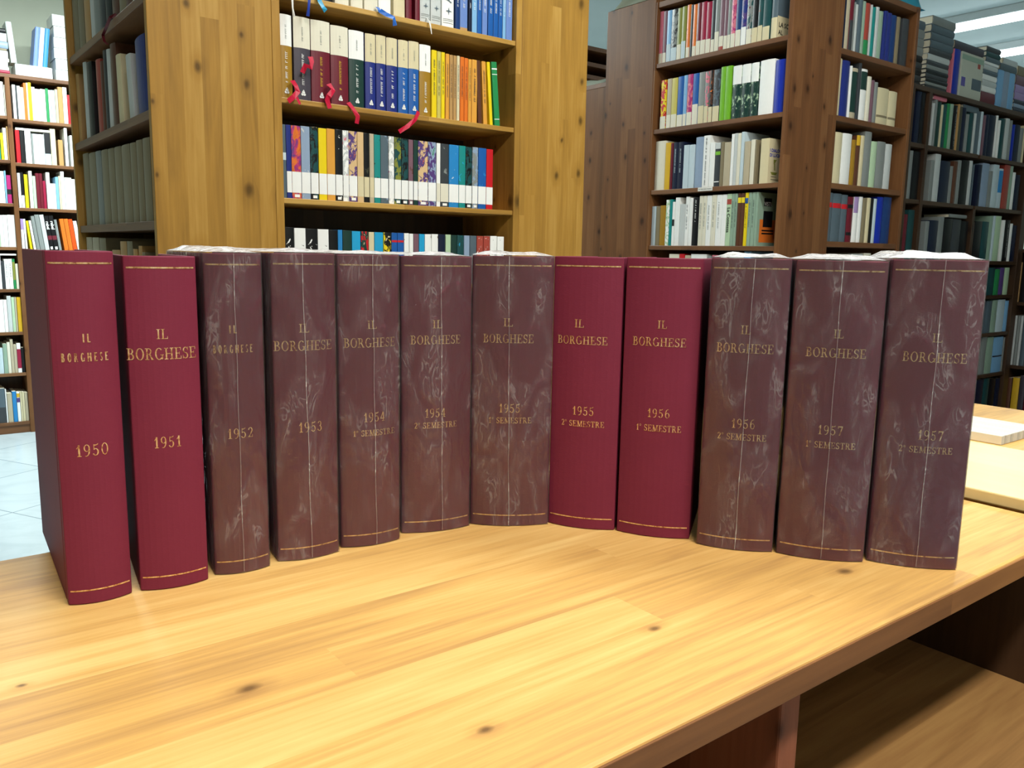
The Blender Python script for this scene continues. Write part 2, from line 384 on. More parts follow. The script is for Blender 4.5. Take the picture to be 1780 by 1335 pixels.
def glyph(ch, sf=True):
    k = 0.06 if sf else 0.12
    tk = 0.15 if sf else 0.3
    if ch == 'I': return 0.42, stem(0.21, sf)
    if ch == 'L': return 0.78, stem(0.2, sf) + re(0.2, 0, 0.72, k) + (re(0.66, 0, 0.72, 0.26) if sf else [])
    if ch == 'B': return 0.74, stem(0.19, sf) + ring(0.36, 0.75, 0.26, 0.25, min(tk, 0.22) if not sf else 0.14, k, -90, 90) + re(0.2, 1 - k, 0.37, 1) + re(0.2, 0.5, 0.37, 0.5 + k) + ring(0.38, 0.27, 0.31, 0.27, min(tk, 0.25), k, -90, 90) + re(0.2, 0, 0.38, k)
    if ch == 'O': return 0.84, ring(0.42, 0.5, 0.4, 0.52, tk, k, 0, 360)
    if ch == 'R': return 0.86, stem(0.19, sf) + ring(0.36, 0.73, 0.27, 0.27, 0.14, k, -90, 90) + re(0.2, 1 - k, 0.37, 1) + re(0.2, 0.46, 0.37, 0.46 + k) + [[(0.36, 0.48), (0.51, 0.5), (0.8, 0.0), (0.63, 0.0)]] + (re(0.58, 0, 0.86, 0.06) if sf else [])
    if ch == 'G': return 0.88, ring(0.42, 0.5, 0.4, 0.52, tk, k, 42, 318) + re(0.66, 0.04, 0.8, 0.42) + re(0.54, 0.38, 0.88, 0.44)
    if ch == 'H': return 0.94, stem(0.19, sf) + stem(0.74, sf) + re(0.19, 0.47, 0.74, 0.47 + k)
    if ch == 'E': return 0.76, stem(0.19, sf) + re(0.2, 1 - k, 0.68, 1) + re(0.2, 0.47, 0.52, 0.47 + k) + re(0.2, 0, 0.72, k) + ((re(0.62, 0.76, 0.68, 1) + re(0.48, 0.38, 0.53, 0.62) + re(0.66, 0, 0.72, 0.27)) if sf else [])
    if ch == 'S': return 0.64, ring(0.32, 0.74, 0.27, 0.27, min(tk, 0.22) - 0.02, k + 0.02, 25, 275) + ring(0.32, 0.26, 0.28, 0.27, min(tk, 0.22) - 0.02, k + 0.02, -155, 95) + ((re(0.53, 0.7, 0.58, 1) + re(0.04, 0, 0.09, 0.31)) if sf else [])
    if ch == 'M': return 1.12, stem(0.19, sf, hw=0.04) + stem(0.92, sf) + [[(0.13, 1), (0.3, 1), (0.6, 0.12), (0.5, 0)]] + [[(0.84, 1), (0.92, 1), (0.58, 0), (0.5, 0)]]
    if ch == 'T': return 0.8, stem(0.4, sf, tp=False) + re(0.04, 1 - k, 0.76, 1) + ((re(0.04, 0.74, 0.09, 1) + re(0.71, 0.74, 0.76, 1)) if sf else [])
    if ch == '0': return 0.66, ring(0.33, 0.5, 0.31, 0.52, 0.11, 0.06, 0, 360)
    if ch == '1': return 0.5, stem(0.3, True, tp=False) + [[(0.06, 0.7), (0.12, 0.66), (0.32, 0.9), (0.3, 1)]]
    if ch == '2': return 0.62, ring(0.3, 0.71, 0.26, 0.3, 0.12, 0.06, -25, 170) + [[(0.4, 0.62), (0.54, 0.6), (0.2, 0.06), (0.05, 0.0)]] + re(0.05, 0, 0.56, 0.1) + re(0.51, 0, 0.56, 0.28)
    if ch == '3': return 0.6, ring(0.28, 0.75, 0.22, 0.26, 0.1, 0.06, -90, 165) + ring(0.27, 0.27, 0.28, 0.28, 0.13, 0.06, -165, 90)
    if ch == '4': return 0.66, stem(0.44, True, tp=False, hw=0.06) + [[(0.36, 1), (0.46, 1), (0.1, 0.27), (0.02, 0.3)]] + re(0.02, 0.25, 0.62, 0.32)
    if ch == '5': return 0.62, re(0.11, 0.5, 0.17, 0.98) + re(0.11, 0.86, 0.34, 0.95) + [[(0.3, 0.86), (0.34, 0.95), (0.54, 1.04), (0.5, 0.92)]] + ring(0.27, 0.31, 0.29, 0.32, 0.13, 0.06, -155, 125)
    if ch == '6': return 0.64, ring(0.33, 0.3, 0.27, 0.31, 0.11, 0.05, 0, 360) + ring(0.4, 0.48, 0.35, 0.54, 0.12, 0.06, 75, 205)
    if ch == '7': return 0.62, re(0.04, 0.88, 0.58, 1) + re(0.04, 0.74, 0.09, 1) + [[(0.46, 0.9), (0.58, 0.9), (0.32, 0), (0.18, 0)]]
    if ch == '9': return 0.64, ring(0.31, 0.7, 0.27, 0.31, 0.11, 0.05, 0, 360) + ring(0.24, 0.52, 0.35, 0.54, 0.12, 0.06, -105, 25)
    if ch == 'o': return 0.42, ring(0.2, 0.84, 0.15, 0.17, 0.05, 0.04, 0, 360)
    return 0.35, []

def layout(text, width, height, sf, gap):
    x = 0.0; P = []
    for ch in text:
        w, g = glyph(ch, sf)
        P += [[(px + x, py) for px, py in q] for q in g]; x += w + gap
    x -= gap; sx = width / x
    return [[((px - x / 2) * sx, (py - 0.5) * height) for px, py in q] for q in P]

def arc_fn(w, s):
    R = (w * w / 4 + s * s) / (2 * s)
    def f(x):
        u = x - w / 2; return -(sqrt(max(0, R * R - u * u)) - (R - s))
    return f

VOLS=[
((0.1186, 0.8081), -3.17, 0.0535, 0.3195, [('IL', 0.0273, 0.244, 0.0082, 0.0076), ('BORGHESE', 0.0256, 0.2272, 0.0373, 0.0077), ('1950', 0.0263, 0.1436, 0.0265, 0.0106)], None),
((0.1797, 0.8055), -7.48, 0.0616, 0.3159, [('IL', 0.0291, 0.2452, 0.0101, 0.0091), ('BORGHESE', 0.0288, 0.227, 0.0594, 0.0107), ('1951', 0.0291, 0.1439, 0.0237, 0.0105)], None),
((0.2498, 0.8053), -7.48, 0.0543, 0.3191, [('IL', 0.0241, 0.2467, 0.0091, 0.0078), ('BORGHESE', 0.0242, 0.2276, 0.0369, 0.0079), ('1952', 0.0279, 0.144, 0.0249, 0.0099)], (0.4834, 0.4841)),
((0.3152, 0.8042), -7.48, 0.0656, 0.3201, [('IL', 0.0306, 0.2451, 0.0107, 0.0088), ('BORGHESE', 0.0307, 0.2273, 0.0595, 0.0101), ('1953', 0.0351, 0.1425, 0.0249, 0.0104)], (0.444, 0.5074)),
((0.3874, 0.8043), -9.61, 0.0679, 0.3195, [('IL', 0.0351, 0.2458, 0.0108, 0.0087), ('BORGHESE', 0.0337, 0.2266, 0.0573, 0.01), ('1954', 0.0368, 0.1453, 0.0243, 0.0103), ('1o SEMESTRE', 0.0372, 0.1279, 0.048, 0.0065)], (0.5156, 0.5506)),
((0.4658, 0.8077), -14.6, 0.0835, 0.319, [('IL', 0.0401, 0.2434, 0.0115, 0.0092), ('BORGHESE', 0.0392, 0.2257, 0.0589, 0.0099), ('1954', 0.0378, 0.1416, 0.0243, 0.0101), ('2o SEMESTRE', 0.039, 0.1273, 0.0508, 0.0068)], (0.5183, 0.55)),
((0.5505, 0.7908), -34.78, 0.0944, 0.3205, [('IL', 0.0419, 0.2448, 0.0113, 0.0094), ('BORGHESE', 0.0426, 0.2259, 0.0586, 0.0101), ('1955', 0.045, 0.1438, 0.0253, 0.0104), ('1o SEMESTRE', 0.0459, 0.1292, 0.0506, 0.007)], (0.439, 0.4879)),
((0.6314, 0.7405), -55.17, 0.0813, 0.3214, [('IL', 0.0335, 0.2452, 0.0115, 0.0094), ('BORGHESE', 0.0369, 0.2258, 0.0595, 0.0094), ('1955', 0.0409, 0.1429, 0.0256, 0.0103), ('2o SEMESTRE', 0.0405, 0.1276, 0.0513, 0.0069)], None),
((0.6794, 0.6709), -54.8, 0.0849, 0.3218, [('IL', 0.044, 0.2479, 0.0108, 0.0091), ('BORGHESE', 0.041, 0.2282, 0.0601, 0.0098), ('1956', 0.044, 0.1468, 0.0255, 0.01), ('1o SEMESTRE', 0.0446, 0.1293, 0.0511, 0.0074)], None),
((0.724, 0.5869), -54.0, 0.0825, 0.323, [('IL', 0.0401, 0.247, 0.0108, 0.0093), ('BORGHESE', 0.0401, 0.2269, 0.0596, 0.01), ('1956', 0.0432, 0.1442, 0.025, 0.0103), ('2o SEMESTRE', 0.0424, 0.1292, 0.0519, 0.0071)], (0.5447, 0.5126)),
((0.7748, 0.5162), -53.4, 0.0897, 0.3224, [('IL', 0.0464, 0.2468, 0.0102, 0.0091), ('BORGHESE', 0.0451, 0.2266, 0.0596, 0.0098), ('1957', 0.0454, 0.144, 0.0254, 0.01), ('1o SEMESTRE', 0.0467, 0.1277, 0.0502, 0.0069)], (0.5002, 0.5096)),
((0.8374, 0.4451), -53.6, 0.0885, 0.3249, [('IL', 0.0473, 0.2461, 0.0097, 0.0089), ('BORGHESE', 0.0469, 0.2258, 0.0609, 0.0101), ('1957', 0.0497, 0.1444, 0.0246, 0.0104), ('2o SEMESTRE', 0.0465, 0.1287, 0.0516, 0.0068)], (0.5329, 0.5354))]

VL = ['unwrapped, at the left end of the row', 'unwrapped, second from the left', 'in wrinkled clear plastic, third from the left', 'in clear plastic, fourth from the left',
      'in clear plastic, left one of the two 1954 volumes', 'in clear plastic, right one of the two 1954 volumes', 'in wrinkled clear plastic, left one of the two 1955 volumes', 'unwrapped, right one of the two 1955 volumes',
      'unwrapped, left one of the two 1956 volumes', 'in clear plastic, right one of the two 1956 volumes', 'in clear plastic, left one of the two 1957 volumes', 'in clear plastic, at the right end of the row']
def bound_volume(i, base, ang, w, h, lines, seam):
    yr = lines[2][0]
    r = thing('bound_volume', 'maroon cloth volume gilt-stamped %s, %s' % (yr, VL[i]), 'book', (base[0], base[1], TABLE + 0.0004), radians(ang), 'maroon bound volumes on the counter')
    d = 0.232; th = 0.0032; s = 0.0075 + 0.02 * (w - 0.055); f = arc_fn(w, s)
    xs = [w * k / 12 for k in range(13)]
    outer = [(0, d), (0, 0.016), (0.0012, 0.012), (0, 0.008)] + [(x, f(x)) for x in xs] + [(w, 0.008), (w - 0.0012, 0.012), (w, 0.016), (w, d)]
    inner = [(th, d), (th, 0.017), (th + 0.0004, 0.012), (th, 0.009)] + [(th + (w - 2 * th) * k / 12, f(xs[k]) + th) for k in range(13)] + [(w - th, 0.009), (w - th - 0.0004, 0.012), (w - th, 0.017), (w - th, d)]
    b = MB(); b.shell(outer, inner, 0, h); cv = b.build('cover', CLOTH, r, bevel=0.0011)
    pb = MB(); pb.shell([(th, 0.008)] + [(th + 0.0006 + (w - 2 * th - 0.0012) * k / 6, 0.006) for k in range(7)] + [(w - th, 0.008)], [(th, d - 0.008)] + [(th + 0.0006 + (w - 2 * th - 0.0012) * k / 6, d - 0.011) for k in range(7)] + [(w - th, d - 0.008)], 0.005, h - 0.005)
    pb.build('page_block', PAPER, r)
    for z0, z1 in ((0.0125, 0.0138), (h - 0.0113, h - 0.0098)):
        g = MB(); n = 14
        g.grid([[(w * (0.035 + 0.93 * k / n), f(w * (0.035 + 0.93 * k / n)) - 0.0003, z) for k in range(n + 1)] for z in (z0, z1)])
        g.build('gilt_rule', GILT, cv)
    for txt, u, z, wd_, ht in lines:
        narrow = i in (0, 2) and txt in ('IL', 'BORGHESE')
        g = MB()
        for q in layout(txt, wd_ if not narrow or txt != 'IL' else wd_ * 0.8, ht, not narrow, 0.5 if narrow else (0.16 if txt.isdigit() else 0.08)):
            P = [(u + px, f(u + px) - 0.0003, z + pz) for px, pz in q]
            g.quad(*P)
        nm = 'title_lettering' if txt in ('IL', 'BORGHESE') else ('year_lettering' if txt.isdigit() else 'semester_lettering')
        g.build(nm, GILT, cv)
    if seam is None: return r
    # clear plastic sleeve, open at the back, creased
    sg = random.Random(i); ox, oz = sg.random() * 20, sg.random() * 20
    def dz(px, py, z, amp):
        v = noise.noise(Vector((px * 26 + ox, py * 20, z * 13 + oz + px * 14))) + 0.45 * noise.noise(Vector((px * 70 + ox, py * 50, z * 42 + oz)))
        return amp * max(-0.15, v)
    path = []
    off = 0.0007
    for k in range(9): path.append((-off, d * (1 - k / 9) + 0.012 * k / 9, -1, 0, 0.0003))
    for k in range(23):
        x = w * k / 22; path.append((x + (x - w / 2) / w * off, f(x) - off, 0, -1, 0.0013))
    for k in range(9): path.append((w + off, 0.012 + (d - 0.012) * (k + 1) / 9, 1, 0, 0.0003))
    NZ = 46; rowsv = []
    for kz in range(NZ + 1):
        z = -0.0002 + (h + 0.0012) * kz / NZ; row = []
        for px, py, nx, ny, amp in path:
            dd = max(0, dz(px, py, z, amp)); row.append((px + nx * dd, py + ny * dd, max(0.0004, z)))
        rowsv.append(row)
    g = MB(); g.grid(rowsv); sl = g.build('plastic_sleeve', FILM, r, smooth=True)
    sl['label'] = 'clear wrinkled plastic sleeve'
    # folded-over film on top of the volume
    NX, NY = 16, 22; pk = 0.0065 if i in (2, 6, 9, 10) else (0.011 if i == 11 else 0.0045)
    rowsv = []
    for ky in range(NY + 1):
        v = ky / NY; row = []
        for kx in range(NX + 1):
            u_ = kx / NX; x = w * u_; y0 = f(x) - off; y = y0 + (d - y0) * v
            e = min(1, 5 * u_, 5 * (1 - u_)) * min(1, 7 * v + 0.05)
            hgt = pk * e * (0.55 + 0.6 * noise.noise(Vector((x * 25 + ox, y * 14, oz))) + 0.16 * noise.noise(Vector((x * 80, y * 60 + ox, oz))))
            row.append((x * (1 + 0.0006), y, h + 0.0011 + max(0, hgt)))
        rowsv.append(row)
    g = MB(); g.grid(rowsv); g.build('plastic_fold', FOLD, sl, smooth=True)['label'] = 'whitish folded plastic over the top edge'
    u0, u1 = seam[0] * w, seam[1] * w; g = MB()
    rr = []
    for kz in range(13):
        tt = kz / 12; z = 0.001 + (h - 0.001) * tt; uu = u1 + (u0 - u1) * tt + 0.0004 * sin(kz * 1.7)
        rr.append([(uu - 0.00035, f(uu) - 0.0028, z), (uu, f(uu) - 0.0031, z), (uu + 0.00035, f(uu) - 0.0028, z)])
    g.grid(rr); g.build('plastic_seam', SEAM, sl)['label'] = 'thin whitish seam of the plastic sleeve'
    return r
for i, v in enumerate(VOLS): bound_volume(i, *v)

# ------------------------------------------------------------------ shelf books
def spine_arc(w, hard):
    s = min(0.0045, w * 0.14) if hard else min(0.0012, w * 0.05)
    return arc_fn(w, max(s, 0.0003)), s
def letters_strip(rnd, z0, z1, xc, cw, f, off):
    """vertical line of small letter-like strokes on a spine"""
    g = MB(); z = z1
    while z > z0:
        l = rnd.uniform(0.45, 1.0) * cw * 0.7
        if rnd.random() < 0.82:
            x0 = xc - cw / 2; x1 = xc + cw / 2
            g.quad((x0, f(xc) - off, z - l), (x1, f(xc) - off, z - l), (x1, f(xc) - off, z - l + l * 0.3), (x0, f(xc) - off, z - l + l * 0.3))
            g.quad((x0, f(xc) - off, z - l * 0.35), (x0 + cw * rnd.choice((0.25, 0.5, 1.0)), f(xc) - off, z - l * 0.35), (x0 + cw * 0.25, f(xc) - off, z), (x0, f(xc) - off, z))
        z -= l * 1.25
    return g
DETAIL = {'c1', 'c2', 'c3', 'c4', 'p1', 'p2', 'p3', 'p4', 'q1', 'q2', 'q3', 'q4', 'l1', 'l2', 'l3'}
def make_book(w, h, d, col, o, kind, loc, rot, detail, seed=0):
    hard = kind == 'hardcover_book'
    rnd = random.Random(seed)
    w = max(0.004, w - 0.0006)
    f, s = spine_arc(w, hard); th = min(0.0024 if hard else 0.0007, w * 0.2)
    n = 6; xs = [w * k / n for k in range(n + 1)]
    base = s + 0.0004
    outer = [(0, d)] + [(x, base + f(x)) for x in xs] + [(w, d)]
    inner = [(th, d)] + [(th + (w - 2 * th) * k / n, base + f(xs[k]) + th) for k in range(n + 1)] + [(w - th, d)]
    mt = mat_art(tuple(o['a'])) if 'a' in o else mat_plain('cover_' + col, col, 0.4 if hard else 0.34)
    b = MB(); b.shell(outer, inner, 0, h, 0)
    iz = 0.003 if hard else 0.0006
    if detail:
        root = b.build(kind, mt, None, loc, rot, bevel=0.0006 if w > 0.01 else 0)
        p = MB(); p.box(th + 0.0002, w - th - 0.0002, base + th + 0.001, d - (0.003 if hard else 0.0004), iz, h - iz); p.build('page_block', PAPER, root)
    else:
        b.box(th, w - th, base + th, d - 0.001, iz, h - iz, 1)
        root = b.build(kind, [mt, PAPER], None, loc, rot)
    def band(f0, f1, c, name, x0=0.0, x1=1.0, off=0.0004):
        g = MB(); g.grid([[(w * (x0 + (x1 - x0) * k / n), base + f(w * (x0 + (x1 - x0) * k / n)) - off, h * z) for k in range(n + 1)] for z in (f0, f1)])
        return g.build(name, mat_plain('print_' + c, c, 0.5), root)
    for (f0, f1, c, nm) in o.get('b', ()):
        if nm == 'publisher_mark':
            g = MB(); rr = h * (f1 - f0) / 2; zc = h * (f0 + f1) / 2; xc = w / 2; yy = base + f(xc) - 0.0009
            if 'lg2' in o or rr > w * 0.35 or not hard:
                g.quad((xc - w * 0.28, yy, zc - rr), (xc + w * 0.28, yy, zc - rr), (xc + w * 0.28, yy, zc + rr), (xc - w * 0.28, yy, zc + rr))
            else:
                for (dx, dz_, q) in ((0.0, 0.35, 0.75), (-0.5, -0.5, 0.65), (0.5, -0.55, 0.6), (0.05, 1.1, 0.4)):
                    pts = [(xc + rr * (dx + q * cos(a * pi / 4)), yy, zc + rr * (dz_ + q * sin(a * pi / 4))) for a in range(8)]
                    k0 = len(g.v); g.v += pts; g.face(list(range(k0, k0 + 8)))
            g.build('publisher_mark', mat_plain('print_' + c, c, 0.5), root)
        else: band(f0, f1, c, nm)
    if 'b2' in o and isinstance(o['b2'], tuple): band(o['b2'][1], o['b2'][2], o['b2'][0], 'spine_band', off=0.0007)
    if 'tx' in o:
        f0, f1 = o.get('tb', (0.35, 0.86))
        letters_strip(rnd, h * f0, h * f1, w * 0.5, min(w * 0.34, 0.006), lambda x: base + f(x), 0.0009).build('spine_title', mat_plain('print_' + o['tx'], o['tx'], 0.5), root)
    if 't1' in o:
        letters_strip(rnd, h * 0.72, h * 0.88, w * 0.5, min(w * 0.14, 0.004), lambda x: base + f(x), 0.0009).build('author_lettering', mat_plain('print_' + o['t1'], o['t1'], 0.5), root)
    if 'wd' in o:
        wdt = o['wd']; xc = w / 2; yy = base + f(xc) - 0.0009
        if wdt == 'ARE':       # reads upwards, a four-pointed star below it
            M = Matrix.Translation((xc, yy, h * 0.46)) @ Matrix(((0, -1, 0, 0), (0, 0, -1, 0), (1, 0, 0, 0), (0, 0, 0, 1)))
            tm = font_mesh('ARE', w * 0.75, 'spine_title', mat_plain('print_slate', 'slate', 0.5), root, M)
            g = MB(); zc = h * 0.22; a_, c_ = w * 0.26, w * 0.07
            k0 = 0; g.v = [(xc + (a_ if k % 2 == 0 else c_) * cos(k * pi / 4), yy, zc + (a_ if k % 2 == 0 else c_) * sin(k * pi / 4)) for k in range(8)] + [(xc, yy, zc)]
            for k in range(8): g.face([8, k, (k + 1) % 8])
            g.build('star_mark', mat_plain('print_slate', 'slate', 0.5), root)
            for zz in (0.06, 0.09, 0.11): band(zz, zz + 0.006, 'grey', 'spine_rule', 0.08, 0.92, 0.0006)
        else:                  # reads downwards
            M = Matrix.Translation((xc, yy, h * (0.72 if wdt == 'rebel' else 0.5))) @ Matrix(((0, 1, 0, 0), (0, 0, -1, 0), (-1, 0, 0, 0), (0, 0, 0, 1)))
            c = 'white' if wdt == 'rebel' else 'black'
            font_mesh(wdt, (w * 1.05 if wdt == 'rebel' else 0.0185), 'spine_title', mat_plain('print_' + c, c, 0.5), root, M, 0.0006 if wdt == 'rebel' else 0.0003)
            if wdt == 'rebel': band(0.3, 0.42, 'maroon', 'spine_band')
    if 'cv' in o:              # printing on the cover that faces the side panel
        XF = w + 0.0004
        def FM(yc, zc): return Matrix.Translation((XF, yc, zc)) @ Matrix(((0, 0, 1, 0), (1, 0, 0, 0), (0, 1, 0, 0), (0, 0, 0, 1)))
        def rect(y0, y1, z0, z1, c, nm, off=0.0):
            g = MB(); g.quad((XF + off, y0, z0), (XF + off, y1, z0), (XF + off, y1, z1), (XF + off, y0, z1)); g.build(nm, mat_plain('print_' + c, c, 0.5), root)
        if o['cv'] == 'dialoghi':
            font_mesh('I DIALOGHI', 0.0155, 'cover_title', mat_plain('print_royal_blue', 'royal_blue', 0.5), root, FM(0.007, h * 0.735), 0.0006, 'LEFT')
            font_mesh('DI LUCIANO', 0.0155, 'cover_title', mat_plain('print_royal_blue', 'royal_blue', 0.5), root, FM(0.007, h * 0.63), 0.0006, 'LEFT')
            g = MB()
            for q in ([(0.07, 0.54), (0.1, 0.54), (0.078, 0.44), (0.072, 0.44)], [(0.075, 0.45), (0.085, 0.45), (0.09, 0.3), (0.08, 0.3)], [(0.045, 0.26), (0.11, 0.26), (0.1, 0.2), (0.06, 0.2)]):
                g.quad(*[(XF, a * 0.62 - 0.012, h * c) for a, c in q])
            g.build('cover_drawing', mat_plain('print_olive', 'olive', 0.5), root)
            for zz, wd2 in ((0.15, 0.03), (0.085, 0.05)): rect(0.02, 0.02 + wd2, h * zz, h * (zz + 0.018), 'taupe', 'cover_lettering')
        elif o['cv'] == 'orange':
            rect(0.014, 0.12, h * 0.05, h * 0.95, 'sage', 'cover_panel', 0)
            rect(0.016, 0.118, h * 0.07, h * 0.5, 'orange', 'cover_panel', 0.0002)
            rect(0.035, 0.09, h * 0.36, h * 0.66, 'black', 'cover_picture', 0.0004)
            for zz in (0.28, 0.225): rect(0.03, 0.10, h * zz, h * (zz + 0.028), 'black', 'cover_lettering', 0.0004)
            rect(0.035, 0.08, h * 0.75, h * 0.9, 'black', 'title_panel', 0.0003)
            font_mesh('VISTI', 0.02, 'cover_title', mat_plain('print_white', 'white', 0.5), root, FM(0.058, h * 0.79) @ Matrix.Translation((0, 0, 0.0006)))
        else:
            rect(0.004, 0.145, 0.0, h * 0.45, 'cream', 'cover_panel')
            font_mesh('LA SCU', 0.022, 'cover_title', mat_plain('print_black', 'black', 0.5), root, FM(0.012, h * 0.28) @ Matrix.Translation((0, 0, 0.0003)), 0.0005, 'LEFT')
            font_mesh('AL', 0.022, 'cover_title', mat_plain('print_black', 'black', 0.5), root, FM(0.012, h * 0.13) @ Matrix.Translation((0, 0, 0.0003)), 0.0005, 'LEFT')
    return root

